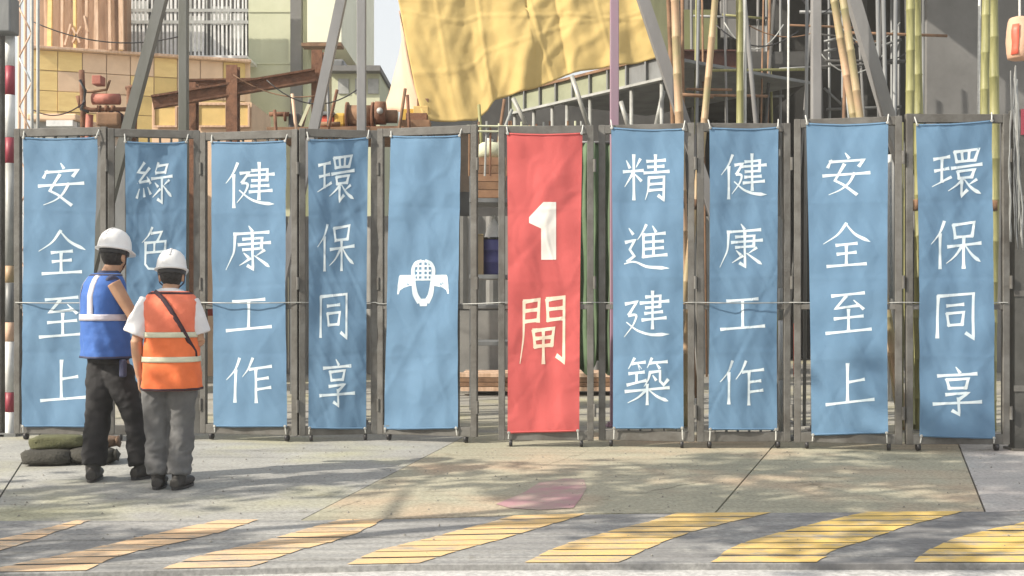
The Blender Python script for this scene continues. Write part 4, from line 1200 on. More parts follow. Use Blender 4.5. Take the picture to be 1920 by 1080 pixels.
# cables and stays on the left half
root = thing('overhead_cables', 'sagging site cables strung across the left background', 'cable', (0, 0, 0))
for (x0, y0, x1, y1, sg_, Yq, m) in ((60, 40, 345, 66, 26, 14, M_black), (437, 140, 600, 178, 18, 14.6, M_wood), (500, 150, 680, 160, 40, 13.2, M_black), (60, 205, 160, 190, 18, 14.2, M_strap)):
    obj('cable', tubebm([W(x0 + (x1 - x0) * q / 12, y0 + (y1 - y0) * q / 12 + sg_ * 4 * (q / 12) * (1 - q / 12), Yq) for q in range(13)], .008, 6), m, root, True)
root = thing('timber_props', 'loose timber and steel props leaning behind the emblem banner', 'props', (0, 0, 0))
for (x0, y0, x1, y1, Yq, m) in ((560, 245, 548, 176, 13.6, M_timber), (606, 245, 632, 168, 13.4, M_rust), (618, 245, 614, 150, 13.8, M_galv), (742, 245, 760, 166, 13.5, M_wood), (770, 245, 764, 178, 13.7, M_rust), (520, 245, 515, 206, 13.5, M_rust), (905, 260, 898, 196, 13.5, M_bam), (930, 260, 946, 186, 13.5, M_wood), (925, 255, 960, 205, 13.3, M_lgalv)):
    obj('prop', tubebm([W(x0, y0 + 40, Yq), W(x1, y1, Yq)], .02, 7), m, root, True)

# ------------------------------------------------------------------ steel posts with raking braces just behind the gate
def post(px, Y, w, m, label, ytop=-150):
    root = thing('steel_post', label, 'post', (X(px, Y), Y, 0))
    ht = Z(ytop, Y)
    obj('shaft', boxbm((-w / 2, -w / 2, 0.012), (w / 2, w / 2, ht), bevel=.006), m, root)
    obj('base_plate', boxbm((-w, -w, 0), (w, w, .012)), m, root)
    for sx in (-1, 1):
        obj('anchor_bolt', tubebm([(sx * w * .75, -w * .75, .012), (sx * w * .75, -w * .75, .05)], .012, 6), m, root)
def rake(a, b, Y, w, m, label):
    d = (b[0] - a[0]) / (b[1] - a[1])
    root = thing('raking_brace', label, 'brace')
    yb = HOR + F * CAMZ / Y - 3
    p0 = W(a[0] + d * (yb - a[1]), yb, Y); p1 = W(a[0] + d * (-150 - a[1]), -150, Y)
    obj('shaft', barbm(p0, p1, w, w), m, root)
    obj('foot_plate', boxbm((p0.x - w, p0.y - w, 0), (p0.x + w, p0.y + w, .012)), m, root)
M_post = mat('weathered_post', (0.155, 0.16, 0.155), (0.11, 0.115, 0.10), 2, .6, bump=.1, stretch=(1, 1, .4))
M_post2 = mat('grey_post', (0.26, 0.26, 0.265), (0.19, 0.19, 0.195), 2, .55, bump=.1, stretch=(1, 1, .4))
M_postm = mat('mauve_post', (0.32, 0.17, 0.26), (0.26, 0.20, 0.24), 1.2, .6, stretch=(1, 1, .4))
post(344.5, 11.5, .088, M_post, 'dark grey steel post rising above the second banner from the left')
rake((303, 0), (240, 240), 11.9, .105, M_post, 'dark grey steel brace leaning right beside the leftmost post')
post(678, 11.5, .088, M_post2, 'grey steel post rising against the white sky gap')
rake((640, 0), (589, 240), 11.9, .10, M_post2, 'grey steel brace leaning up to the post in the sky gap')
post(1152, 11.3, .085, M_postm, 'mauve grey steel post crossing the right part of the tarpaulin')
rake((1206, 0), (1284, 235), 11.7, .115, M_post2, 'wide grey steel brace leaning left at the right edge of the tarpaulin')
post(1530, 11.0, .088, M_post2, 'pale grey steel post against the darkest part of the building')
rake((1600, 0), (1664, 215), 11.4, .12, M_post2, 'grey steel brace leaning left beside the pair of slanted bamboo poles')

def bamboo(a, b, Y, r, m, label, ext=True):
    """a jointed cane through two picture points, run down to the ground"""
    d = (b[0] - a[0]) / (b[1] - a[1])
    yb = HOR + F * CAMZ / Y - 2
    p0 = W(b[0] + d * (yb - b[1]) * (0.5 if abs(d) > .05 else 1), yb, Y) if ext else W(*b, Y)
    p1 = W(a[0] + d * (-130 - a[1]), -130, Y)
    root = tag(thing('bamboo_pole', label, 'bamboo pole'), group='bamboo scaffold poles')
    n = max(3, int((p1 - p0).length / 0.36))
    bm = bmesh.new()
    pts, rs = [], []
    for i in range(n):
        for f, k in ((0.0, .98), (0.02, 1.07), (0.04, .99), (.5, .95)):
            t = min(.999, max(0, (i + f + .22 * math.sin(i * 12.9 + a[0])) / n))
            pts.append(p0.lerp(p1, t) + Vector((.012 * math.sin(t * 7 + a[0]), 0, 0)))
            rs.append(r * k * (1.08 - .16 * t))
    pts.append(p1); rs.append(r * .92)
    tube(bm, pts, rs, 10)
    obj('cane', bm, m, root, True)
    q = p0.lerp(p1, .45)
    obj('lashing', tubebm([q - (p1 - p0).normalized() * .05, q + (p1 - p0).normalized() * .05], r * 1.1, 10), M_wood, root, True)
bamboo((1268, 0), (1272, 160), 11.2, .045, M_bamb, 'tan bamboo pole at the right edge of the tarpaulin, upright')
bamboo((1254, 0), (1256, 80), 12.2, .028, M_wood, 'thin dark brown pole close behind the upright tan bamboo')
bamboo((1336, 0), (1302, 226), 11.0, .036, M_bamb, 'single bamboo pole leaning right, in front of the dark red beam')
bamboo((1384, 0), (1388, 226), 11.1, .038, M_bam, 'greenish bamboo pole upright beside a thin pale tube')
bamboo((1576, 0), (1626, 216), 10.9, .042, M_bamb, 'left one of two crossing tan bamboo poles leaning left')
bamboo((1592, 20), (1634, 216), 10.75, .040, M_bamb, 'right one of two crossing tan bamboo poles leaning left')
bamboo((1705, 0), (1705, 210), 10.8, .045, M_bam, 'left one of the bundled thick bamboo poles beside the grey concrete wall')
bamboo((1720, 0), (1721, 210), 10.95, .050, M_bam, 'right one of the bundled thick bamboo poles beside the grey concrete wall')
bamboo((1848, 0), (1848, 205), 10.6, .042, M_bam, 'bamboo pole with tan patches above the right end of the rightmost banner')
bamboo((1864, 0), (1863, 205), 10.8, .048, M_bam, 'thick olive bamboo pole next to the right gate column')
def thin(a, b, Y, r, m, name, label, cat):
    tag(obj(name, tubebm([W(*a, Y), W(*b, Y)], r, 8), m, None, True), label, cat)
thin((1397, -120), (1397, 800), 11.2, .016, M_lgalv, 'steel_tube', 'thin pale tube beside the greenish bamboo', 'tube')
thin((1479, -120), (1475, 800), 11.3, .012, M_rope, 'hanging_rope', 'thin pale rope hanging left of the pale grey post', 'rope')
thin((1514, -120), (1508, 800), 11.4, .018, M_galv, 'steel_tube', 'thin grey tube just left of the pale grey post', 'tube')
thin((1838, -120), (1828, 800), 11.2, .014, M_rope, 'hanging_rope', 'thin pale rope hanging left of the rightmost bamboo poles', 'rope')
thin((1668, 290), (1671, 560), 9.75, .018, M_rope, 'hanging_rope', 'pale rope hanging between the two rightmost banners', 'rope')
thin((1688, 230), (1688, 800), 9.95, .030, M_bam, 'bamboo_stake', 'green bamboo stake behind the gap between the two rightmost banners', 'bamboo pole')

# ------------------------------------------------------------------ things glimpsed through the gaps of the gate
root = thing('hoarding', 'grey corrugated hoarding across the yard behind the gate', 'hoarding', (0, 19.5, 0))
for i in range(16):
    x0 = X(120, 19.5) + i * 0.78
    bm = bmesh.new()
    prev = None
    for k in range(13):
        xx = x0 + .775 * k / 12; yy = .03 * (1 if k % 4 < 2 else -1)
        cur = (bm.verts.new((xx, yy, 0)), bm.verts.new((xx, yy, 2.75)))
        if prev: bm.faces.new((prev[0], cur[0], cur[1], prev[1]))
        prev = cur
    o = obj('sheet_panel', bm, M_hoard, root)
    md = o.modifiers.new('t', 'SOLIDIFY'); md.thickness = .004
for i in range(9):
    x = X(120, 19.5) + i * 1.56
    obj('post', boxbm((x - .04, .05, 0), (x + .04, .13, 2.7)), M_galv, root)

root = thing('storage_rack', 'steel storage rack standing in the gate opening beside the red banner', 'rack', (0, 0, 0))
Yk = 13.0
for px in (884, 1012):
    for dy in (0, .55):
        obj('upright', boxbm((X(px, Yk) - .025, Yk + dy, 0), (X(px, Yk) + .025, Yk + dy + .04, Z(300, Yk))), M_galv, root)
for py in (372, 515, 640):
    obj('shelf', boxbm((X(880, Yk), Yk - .02, Z(py + 8, Yk)), (X(1016, Yk), Yk + .62, Z(py, Yk)), bevel=.004), M_galv, root)
root = thing('timber_crate', 'brown timber crate on the top shelf of the rack in the gate opening', 'crate', (0, 0, 0))
for k in range(5):
    z0 = Z(371, Yk) + .003 + k * .095
    obj('slat', boxbm((X(896, Yk), Yk, z0), (X(948, Yk), Yk + .02, z0 + .088)), M_wood if k % 2 else mat('crate_wood', (.33, .19, .11), (.22, .12, .07), 6, .85), root)
obj('body', boxbm((X(897, Yk), Yk + .02, Z(371, Yk) + .003), (X(947, Yk), Yk + .45, Z(371, Yk) + .47)), M_wood, root)
root = thing('sack', 'pale green sack lying on the timber crate', 'sack', (X(917, Yk), Yk + .2, Z(371, Yk) + .478))
bm = bmesh.new(); lathe(bm, [(.02, 0), (.14, .01), (.17, .07), (.15, .15), (.09, .19), (.03, .20)], 20, sy=.8)
obj('body', bm, M_conc, root, True)
obj('tie', tubebm([(0, 0, .19), (.01, 0, .235)], [.03, .045], 10), M_rope, root, True)
root = thing('plastic_drum', 'dark blue plastic drum on the middle shelf of the rack', 'drum', (X(922, Yk), Yk + .25, Z(515, Yk) + .001))
bm = bmesh.new(); lathe(bm, [(.11, 0), (.125, .02), (.125, .14), (.135, .15), (.125, .16), (.125, .28), (.135, .29), (.125, .30), (.12, .40), (.10, .42)], 24)
obj('body', bm, M_blued, root, True)
obj('lid', tubebm([(0, 0, .42), (0, 0, .445)], .108, 24), M_black, root, True)
root = thing('cardboard_box', 'brown box beside the blue drum on the rack', 'box', (0, 0, 0))
obj('body', boxbm((X(889, Yk), Yk + .05, Z(515, Yk) + .001), (X(906, Yk), Yk + .4, Z(440, Yk)), bevel=.006), M_bamb, root)
obj('flap', boxbm((X(889, Yk), Yk + .04, Z(440, Yk) + .001), (X(906, Yk), Yk + .22, Z(440, Yk) + .012)), M_bamb, root)
root = thing('cement_bag', 'white bag standing behind the blue drum on the rack', 'bag', (X(924, Yk), Yk + .45, Z(515, Yk) + .002))
bm = bmesh.new(); lathe(bm, [(.12, 0), (.13, .2), (.12, .42), (.08, .56), (.02, .68)], 18, sy=.5)
obj('body', bm, M_white, root, True)
obj('seam', boxbm((-.02, -.01, .66), (.02, .01, .72)), M_rope, root)
root = thing('plank_stack', 'stack of planks on the ground beyond the gate opening', 'timber', (0, 0, 0))
Yl = 15.0
rnd = random.Random(5)
for r in range(4):
    for c in range(3):
        z0 = .06 + r * .062
        o = obj('plank', boxbm((X(860, Yl) + rnd.uniform(-.1, .1), Yl + c * .25, z0), (X(1180, Yl) + rnd.uniform(-.15, .15), Yl + c * .25 + .24, z0 + .055), bevel=.003), [M_timber, M_wood, M_joint, M_timber][r] if r != 2 else M_wood, root)
for px in (880, 1020, 1150):
    obj('bearer', boxbm((X(px, Yl), Yl, 0), (X(px + 10, Yl), Yl + .75, .058)), M_wood, root)
# pipe stack and grey box, filling the lower gap
root = thing('grey_tool_chest', 'grey steel chest standing in the yard behind the gate opening', 'chest', (0, 0, 0))
Yh = 16.2
obj('body', boxbm((X(845, Yh), Yh, .1), (X(1010, Yh), Yh + .7, 1.15), bevel=.02), M_hoard, root)
obj('lid', boxbm((X(843, Yh), Yh - .02, 1.152), (X(1012, Yh), Yh + .72, 1.22), bevel=.015), M_galv, root)
for px in (855, 1000):
    obj('skid', boxbm((X(px, Yh) - .04, Yh, 0), (X(px, Yh) + .04, Yh + .7, .098)), M_galv, root)

def banded_post(px, Y, r, segs, label):
    root = thing('banded_post', label, 'post', (X(px, Y), Y, 0))
    for y0, y1, m in segs:
        obj('band', tubebm([(0, 0, Z(y1, Y)), (0, 0, Z(y0, Y) - .002)], r, 12), m, root, True)
    obj('base', boxbm((-.09, -.09, 0), (.09, .09, .03)), M_galv, root)
    return root
segs = [(66, 124, M_white), (124, 178, M_redp), (178, 258, M_white), (258, 306, M_redp), (306, 498, M_lgalv), (498, 530, M_bamb), (530, 604, M_galv), (604, 640, M_tarpback), (640, 735, M_white), (735, 772, M_redp), (772, 852, M_white)]
banded_post(19, 10.5, .043, segs, 'red and white banded post at the left edge of the photo')
banded_post(1464, 10.2, .024, [(540, 600, M_lgalv), (600, 712, M_white), (712, 823, M_lgalv)], 'white post low behind the gap left of the second banner from the right')
banded_post(1492, 10.25, .022, [(560, 606, M_lgalv), (606, 706, M_redo), (706, 822, M_galv)], 'orange red stake behind the gap left of the second banner from the right')
tag(obj('red_cloth_tape', boxbm((X(383, 10.6), 10.55, Z(592, 10.6)), (X(402, 10.6), 10.56, Z(566, 10.6))), M_redo), 'small red tag by the cord right of the man in orange', 'tag')

root = thing('lattice_mast', 'pink and white lattice mast behind the left end of the gate', 'mast', (0, 0, 0))
Ym = 13.5
for px in (36, 60):
    for dy in (0, .17):
        obj('leg', tubebm([(X(px, Ym), Ym + dy, 0), (X(px, Ym), Ym + dy, 6.5)], .020, 8), M_lgalv if px > 50 else M_tarpback, root, True)
for i in range(20):
    z0 = .3 * i + .3
    a, b = (36, 60) if i % 2 else (60, 36)
    obj('lacing', tubebm([(X(a, Ym), Ym - .01, z0), (X(b, Ym), Ym - .01, z0 + .3)], .010, 6), M_tarpback if i % 3 else M_white, root, True)
xg = thing('gate_column', 'dark steel gate column at the left edge of the photo', 'column', (X(-8, 10.55), 10.55, 0))
obj('shaft', boxbm((-.09, -.09, 0), (.09, .09, 3.9), bevel=.01), M_gate, xg)
obj('base_plate', boxbm((-.14, -.14, 0), (.14, .14, .02)), M_gate, xg)
xg = thing('floodlight', 'dark floodlight box high on the left gate column', 'floodlight', (X(10, 10.4), 10.4, Z(64, 10.4)))
obj('housing', boxbm((-.12, -.1, 0), (.09, .1, .34), bevel=.015), M_black if False else M_galv, xg)
obj('bracket', boxbm((-.1, .1, .1), (-.05, .32, .16)), M_gate, xg)
xg = thing('gate_column', 'wide dark steel gate column right of the rightmost banner', 'column', (X(1908, 9.5), 9.5, 0))
obj('shaft', boxbm((-.055, -.06, 0), (.30, .06, Z(206, 9.5)), bevel=.01), mat('dark_column', (.085, .085, .08), (.055, .055, .05), 4, .7, bump=.2), xg)
obj('base_plate', boxbm((-.08, -.1, 0), (.33, .1, .02)), M_gate, xg)
for z in (.5, 1.3, 2.1):
    obj('strap_plate', boxbm((-.06, -.068, z), (.31, -.061, z + .05)), M_gate, xg)
obj('red_plate', boxbm((.0, -.07, Z(255, 9.5)), (.2, -.062, Z(207, 9.5))), M_redp, xg)
xg = thing('cloth_bundle', 'peach cloth bundle with a red band hanging at the upper right corner', 'bundle', (X(1912, 9.35), 9.35, Z(112, 9.35)))
bm = bmesh.new(); lathe(bm, [(.07, 0), (.095, .012), (.10, .06), (.104, .15), (.10, .25), (.097, .32), (.085, .345), (.03, .36)], 24)
def crumple(v): v.co += Vector((.014 * noise.noise(v.co * 8), .016 * noise.noise(v.co * 8 + Vector((3, 1, 2))), 0))
for v in bm.verts: crumple(v)
obj('body', bm, M_lantern, xg, True)
bm = bmesh.new(); prev = None
for z in (.03, .08, .13, .18, .23, .28):
    cur = [bm.verts.new((.112 * math.cos(t), .112 * math.sin(t), z)) for t in (R(212), R(222), R(232), R(242))]
    if prev:
        for q in range(3): bm.faces.new((prev[q], prev[q + 1], cur[q + 1], cur[q]))
    prev = cur
for v in bm.verts: crumple(v)
o = obj('red_band', bm, M_redo, xg, True)
md = o.modifiers.new('t', 'SOLIDIFY'); md.thickness = .004
obj('cord', tubebm([(0, 0, .36), (.0, .02, 1.6)], .01, 6), M_rope, xg)
rnd = random.Random(9)
xg = thing('plastic_streamers', 'pale shredded plastic hanging on the right gate column', 'streamers', (X(1900, 9.35), 9.35, Z(470, 9.35)))
for i in range(9):
    x = rnd.uniform(-.05, .10); l0 = rnd.uniform(0, .3); l1 = rnd.uniform(1.1, 1.7)
    bm = bmesh.new(); prev = None
    for k in range(14):
        t = k / 13; z = l0 + (l1 - l0) * t; w = .006 + .011 * abs(noise.noise(Vector((i * 3.1, t * 5, 0))))
        cx = x * (1 - .6 * t) + .02 * noise.noise(Vector((t * 6, i * 2.7, 1))); cy = .02 * noise.noise(Vector((i, t * 4, 5)))
        cur = (bm.verts.new((cx - w, cy, z)), bm.verts.new((cx + w, cy + .01, z)))
        if prev: bm.faces.new((prev[0], prev[1], cur[1], cur[0]))
        prev = cur
    o = obj('strip', bm, M_lgalv if i % 3 else M_galv, xg, True)
    md = o.modifiers.new('t', 'SOLIDIFY'); md.thickness = .002

# dark heap at the foot of the left end, built as sandbags
def sandbag(x, y, z, rz, m, label, sx=.26, sy=.16, sz=.085):
    root = thing('sandbag', label, 'sandbag', (x, y, z), rz, 'sandbags at the left foot of the gate')
    bm = bmesh.new()
    bmesh.ops.create_icosphere(bm, subdivisions=3, radius=1)
    for v in bm.verts:
        c = v.co
        c = Vector([math.copysign(abs(q) ** .62, q) for q in c])
        k = 1 + .16 * noise.noise(c * 2.0 + Vector((x * 9, 0, z * 7))) + .05 * noise.noise(c * 6.0 + Vector((x * 5, 0, z * 3)))
        v.co = Vector((c.x * sx * k, c.y * sy * k, max(-1, c.z * k) * sz + sz))
    obj('bag', bm, m, root, True)
    sb_ = bmesh.new(); tube(sb_, [(-sx * .8 + sx * 1.6 * q / 8, -sy * .80, sz * (1.25 + .1 * math.sin(q))) for q in range(9)], .006, 5)
    obj('seam', sb_, m, root, True)
    obj('tied_neck', tubebm([(sx * .92, 0, sz), (sx * 1.12, .01, sz * 1.1)], [.025, .05], 10), m, root, True)
s0 = G(105, 874)
M_darksack = mat('dark_sacking', (.060, .058, .050), (.036, .035, .030), 7, .95, bump=.5, bscale=60)  # lower bags toned very dark to read as one mass
sandbag(s0.x - .10, s0.y + .10, 0, .10, M_darksack, 'dark sandbag at the front of the heap left of the man in blue', .19, .13, .060)
sandbag(s0.x + .22, s0.y + .16, 0, -.15, M_darksack, 'dark sandbag on the ground nearest the boot of the man in blue', .18, .13, .062)
sandbag(s0.x - .05, s0.y + .38, 0, .3, M_darksack, 'dark sandbag at the back of the heap by the gate foot', .20, .13, .065)
sandbag(s0.x - .06, s0.y + .20, .108, .18, M_olive, 'olive sandbag lying on top of the dark ones', .20, .125, .055)
sandbag(s0.x + .26, s0.y + .26, .112, -.3, M_brownsack, 'small brown sandbag on top of the heap beside the man in blue', .13, .10, .045)

# ------------------------------------------------------------------ the two workers
def ring_loft(bm, rings, seg=28):
    """rings: (z, cx, cy, rx, ry, yaw)"""
    prev = None
    first = None
    for (z, cx, cy, rx, ry, yaw) in rings:
        cur = []
        for k in range(seg):
            t = 2 * math.pi * k / seg
            c, s_ = math.cos(t), math.sin(t)
            q = 0.82                                     # a little squarer than an ellipse
            x = math.copysign(abs(c) ** q, c) * rx; y = math.copysign(abs(s_) ** q, s_) * ry
            cur.append(bm.verts.new((cx + x * math.cos(yaw) - y * math.sin(yaw), cy + x * math.sin(yaw) + y * math.cos(yaw), z)))
        if prev:
            for k in range(seg):
                bm.faces.new((prev[k], prev[(k + 1) % seg], cur[(k + 1) % seg], cur[k]))
        else: first = cur
        prev = cur
    bm.faces.new(list(reversed(first))); bm.faces.new(prev)
    return bm

def interp_ring(rings, z):
    for a, b in zip(rings[:-1], rings[1:]):
        if a[0] <= z <= b[0]:
            t = (z - a[0]) / (b[0] - a[0])
            return tuple(x + (y - x) * t for x, y in zip(a, b))
    return rings[-1]

def ellip(bm, c, r, yaw=0.0, seg=2):
    g = bmesh.ops.create_icosphere(bm, subdivisions=seg, radius=1)
    for v in g['verts']:
        x, y, z = v.co.x * r[0], v.co.y * r[1], v.co.z * r[2]
        v.co = Vector((c[0] + x * math.cos(yaw) - y * math.sin(yaw), c[1] + x * math.sin(yaw) + y * math.cos(yaw), c[2] + z))

def hand(bm, wrist, d, palm_n, side, k=1.0, curl=0.5):
    """palm plus four unequal bent fingers and a thumb; side points from the little finger to the thumb"""
    d = d.normalized(); side = (side - d * side.dot(d)).normalized(); n = palm_n - d * palm_n.dot(d); n = (n - side * n.dot(side)).normalized()
    tube(bm, [wrist - d * .02 * k, wrist + d * .03 * k, wrist + d * .088 * k], [(.027 * k, .020 * k), (.037 * k, .018 * k), (.041 * k, .015 * k)], 12, up=n)
    for i, (o, l) in enumerate(((-.030, .060), (-.011, .074), (.009, .080), (.029, .072))):
        b = wrist + d * .078 * k + side * o * k
        a1, a2 = curl * .55, curl * 1.3
        d1 = d * math.cos(a1) + n * math.sin(a1); d2 = d * math.cos(a2) + n * math.sin(a2)
        p1 = b + d1 * l * .5 * k; p2 = p1 + d2 * l * .5 * k
        tube(bm, [b, p1, p2], [.0095 * k, .0088 * k, .0070 * k], 8, up=n)
    b = wrist + d * .025 * k + side * .030 * k
    td = (d * .65 + side * .7 + n * .35).normalized()
    p1 = b + td * .04 * k
    tube(bm, [b, p1, p1 + (td * .5 + d * .6 + n * .3).normalized() * .032 * k], [.0135 * k, .011 * k, .0085 * k], 8, up=n)

def head(bm, c, yaw, k=1.0):
    f = Vector((-math.sin(yaw), math.cos(yaw), 0)); s_ = Vector((math.cos(yaw), math.sin(yaw), 0)); u = Vector((0, 0, 1))
    ellip(bm, c + u * .022 * k, (.077 * k, .098 * k, .100 * k), yaw, 3)
    ellip(bm, c + f * .022 * k - u * .052 * k, (.058 * k, .070 * k, .062 * k), yaw, 3)
    tube(bm, [c + f * .092 * k + u * .015 * k, c + f * .112 * k - u * .022 * k], [.011 * k, .016 * k], 8)
    ellip(bm, c + f * .086 * k - u * .055 * k, (.026 * k, .012 * k, .011 * k), yaw, 2)
    for sg in (-1, 1):
        ellip(bm, c + s_ * sg * .080 * k - u * .012 * k - f * .004 * k, (.012 * k, .022 * k, .034 * k), yaw, 2)
        ellip(bm, c + s_ * sg * .033 * k + f * .080 * k + u * .004 * k, (.015 * k, .012 * k, .010 * k), yaw, 2)

def worker(label, loc, k, yaw, hyaw, torso, neck, headc, armR, armL, legs, vest_m, upper_m, bands, vband, shirt_m, sleeves, trou_m, hem, band_m, tilt=0.0, vest_top=None, curlR=.9, curlL=.5):
    rootbm = bmesh.new()
    V = Vector
    # body: torso, neck, head, limbs and fingers in one skin
    ring_loft(rootbm, [(z, cx, cy, rx - .026, ry - .026, yaw) for (z, cx, cy, rx, ry, _) in torso if z > hem + .06])
    ntop = V((headc[0], headc[1], headc[2] - .05 * k))
    tube(rootbm, [V(neck) - V((0, 0, .06)), V(neck), ntop], [.065 * k, .055 * k, .053 * k], 14)
    head(rootbm, V(headc), hyaw, k)
    for (S, E, Wr, n, side, curl) in (armR, armL):
        S, E, Wr = V(S), V(E), V(Wr)
        tube(rootbm, [S, S.lerp(E, .5), E], [.052 * k, .046 * k, .039 * k], 12)
        tube(rootbm, [E - (Wr - E).normalized() * .015, E.lerp(Wr, .3), Wr], [.042 * k, .045 * k, .028 * k], 12)
        hand(rootbm, Wr, (Wr - E), V(n), V(side), k, curl)
    for (H, K, A, fd) in legs:
        tube(rootbm, [V(H), V(K)], [.075 * k, .05 * k], 12)
        tube(rootbm, [V(K), V(A)], [.05 * k, .036 * k], 12)
        ellip(rootbm, V(H) + V((0, 0, .03)), (.09 * k, .09 * k, .09 * k))
        fdv = V(fd).normalized()
        tube(rootbm, [V(A) - fdv * .03 - V((0, 0, .03)), V(A) + fdv * .14 - V((0, 0, .055))], [.034 * k, .026 * k], 10)
    hh = V(((legs[0][0][0] + legs[1][0][0]) / 2, (legs[0][0][1] + legs[1][0][1]) / 2, legs[0][0][2] + .05))
    ellip(rootbm, hh, (.14 * k, .10 * k, .13 * k), yaw, 3)
    me = remesh(rootbm, .0065, 3)
    root = obj('person', me, M_skin, None, True)
    root.location = loc
    tag(root, label, 'person', 'site workers at the gate')
    # shirt
    sb = bmesh.new()
    ring_loft(sb, [(max(z, hem + .04), cx, cy, rx - .012, ry - .012, yaw) for (z, cx, cy, rx, ry, _) in torso if z > hem - .01])
    tube(sb, [V(neck) - V((0, 0, .05)), V(neck) + V((0, 0, .012))], [.085 * k, .066 * k], 16)
    for (S, E, r0, r1) in sleeves:
        tube(sb, [V(S), V(S).lerp(V(E), .5), V(E)], [r0, (r0 + r1) / 2 + .004, r1], 14)
    obj('shirt', remesh(sb, .009, 5, lambda c: .005 * noise.noise(c * 13) + .003 * noise.noise(c * 30)), shirt_m, root, True)
    # trousers
    tb = bmesh.new()
    for (H, K, A, fd) in legs:
        H, K, A = V(H), V(K), V(A)
        tube(tb, [H + V((0, 0, -.01)), H - V((0, 0, .10)), K, A + (K - A) * .35, A + V((0, 0, .01))], [.100 * k, .106 * k, .086 * k, .082 * k, .080 * k], 16)
    ring_loft(tb, [(hh.z - .10, hh.x, hh.y, .150 * k, .118 * k, yaw), (hh.z + .0, hh.x, hh.y, .156 * k, .120 * k, yaw), (hh.z + .06, hh.x, hh.y, .150 * k, .112 * k, yaw)])
    obj('trousers', remesh(tb, .010, 4, lambda c: .012 * noise.noise(V((c.x * 9, c.y * 9, c.z * 14))) + .016 * max(0, .45 - abs(noise.noise(V((c.x * 11 + c.z * 6, c.y * 11, c.z * 17 - c.x * 9))))) * (1.2 if c.z < .35 else .8)), trou_m, root, True)
    # boots
    for (H, K, A, fd) in legs:
        A = V(A); fdv = V(fd).normalized()
        bb = bmesh.new()
        tube(bb, [A + V((0, 0, .06)), A - V((0, 0, .02)), A - V((0, 0, .045))], [.055 * k, .052 * k, .05 * k], 14)
        g0 = V((A.x, A.y, .045 * k))
        tube(bb, [g0 - fdv * .075 * k, g0 + fdv * .05 * k, g0 + fdv * .15 * k, g0 + fdv * .19 * k], [(.040 * k, .042 * k), (.046 * k, .044 * k), (.046 * k, .034 * k), (.030 * k, .022 * k)], 14)
        bt = obj('boot', remesh(bb, .009, 3), M_boot, root, True)
        s2 = bmesh.new()
        sd_ = V((fdv.y, -fdv.x, 0))
        pl = []
        for t in range(24):
            a = 2 * math.pi * t / 24
            pl.append(V((A.x, A.y, 0)) + fdv * (.055 * k + .145 * k * math.cos(a)) + sd_ * (.048 * k * math.sin(a)))
        prism(s2, [(p.x, p.y) for p in pl], 0.0, .018)
        obj('sole', s2, M_black, bt)
    # vest
    vt = vest_top or torso[-1][0]
    vr = [r for r in torso if r[0] >= hem - .001]
    vb = bmesh.new()
    dense = []
    zs = [hem + (vt - hem) * i / 44 for i in range(45)]
    for z in zs:
        z_, cx, cy, rx, ry, _ = interp_ring(torso, z)
        flare = .012 * max(0, 1 - (z - hem) / .3)
        dense.append((z, cx, cy, rx + .006 + flare, ry + .008 + flare, yaw))
    split = bands[0][0] if upper_m else None
    def ringmesh(rs):
        b = bmesh.new(); prev = None
        for (z, cx, cy, rx, ry, yw) in rs:
            cur = []
            for q in range(64):
                t = 2 * math.pi * q / 64; c, s_ = math.cos(t), math.sin(t)
                x = math.copysign(abs(c) ** .82, c) * rx; y = math.copysign(abs(s_) ** .82, s_) * ry
                w = .007 * noise.noise(V((x * 11, y * 11, z * 8 + loc[0]))) + .007 * max(0, .5 - abs(noise.noise(V((x * 9 + z * 7, y * 9, z * 13 - x * 8 + loc[0]))))) + .005 * math.sin(q * .95 + z * 12) * max(0, 1 - (z - hem) / .35)
                x *= 1 + w / .17; y *= 1 + w / .13
                cur.append(b.verts.new((cx + x * math.cos(yw) - y * math.sin(yw), cy + x * math.sin(yw) + y * math.cos(yw), z)))
            if prev:
                for q in range(64): b.faces.new((prev[q], prev[(q + 1) % 64], cur[(q + 1) % 64], cur[q]))
            prev = cur
        return b
    if upper_m:
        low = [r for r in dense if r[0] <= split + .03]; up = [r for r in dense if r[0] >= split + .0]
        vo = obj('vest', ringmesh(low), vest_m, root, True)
        yo = obj('vest_upper', ringmesh(up), upper_m, vo, True)  # upper vest built as a separate piece in a coral tone
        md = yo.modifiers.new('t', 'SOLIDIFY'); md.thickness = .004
    else:
        vo = obj('vest', ringmesh(dense), vest_m, root, True)
    md = vo.modifiers.new('t', 'SOLIDIFY'); md.thickness = .005
    for (z, h) in bands:
        rs = []
        for i in range(4):
            zz = z - h / 2 + h * i / 3
            z_, cx, cy, rx, ry, _ = interp_ring(dense, zz)
            rs.append((zz, cx, cy, rx + .006, ry + .006, yaw))
        bo = obj('reflective_band', ringmesh(rs), band_m, vo, True)
        md = bo.modifiers.new('t', 'SOLIDIFY'); md.thickness = .003
    for sx in vband:
        # over the shoulder, down the back to the waist band
        bb = bmesh.new(); prev = None
        z1 = bands[0][0]
        for i in range(19):
            z = vt - .015 - (vt - .015 - z1) * i / 18
            z_, cx, cy, rx, ry, _ = interp_ring(dense, z)
            ww = .026
            fx = sx * (0.55 if z > vt - .06 else .62)
            row = []
            for e in (-1, 0, 1):
                x = max(-rx * .93, min(rx * .93, fx * .19 + e * ww))
                y = -ry * (max(0.02, 1 - abs(x / rx) ** 2.4)) ** (1 / 2.4) - .007
                row.append(bb.verts.new((cx + x * math.cos(yaw) - y * math.sin(yaw), cy + x * math.sin(yaw) + y * math.cos(yaw), z)))
            if prev:
                for e in range(2): bb.faces.new((prev[e], row[e], row[e + 1], prev[e + 1]))
            prev = row
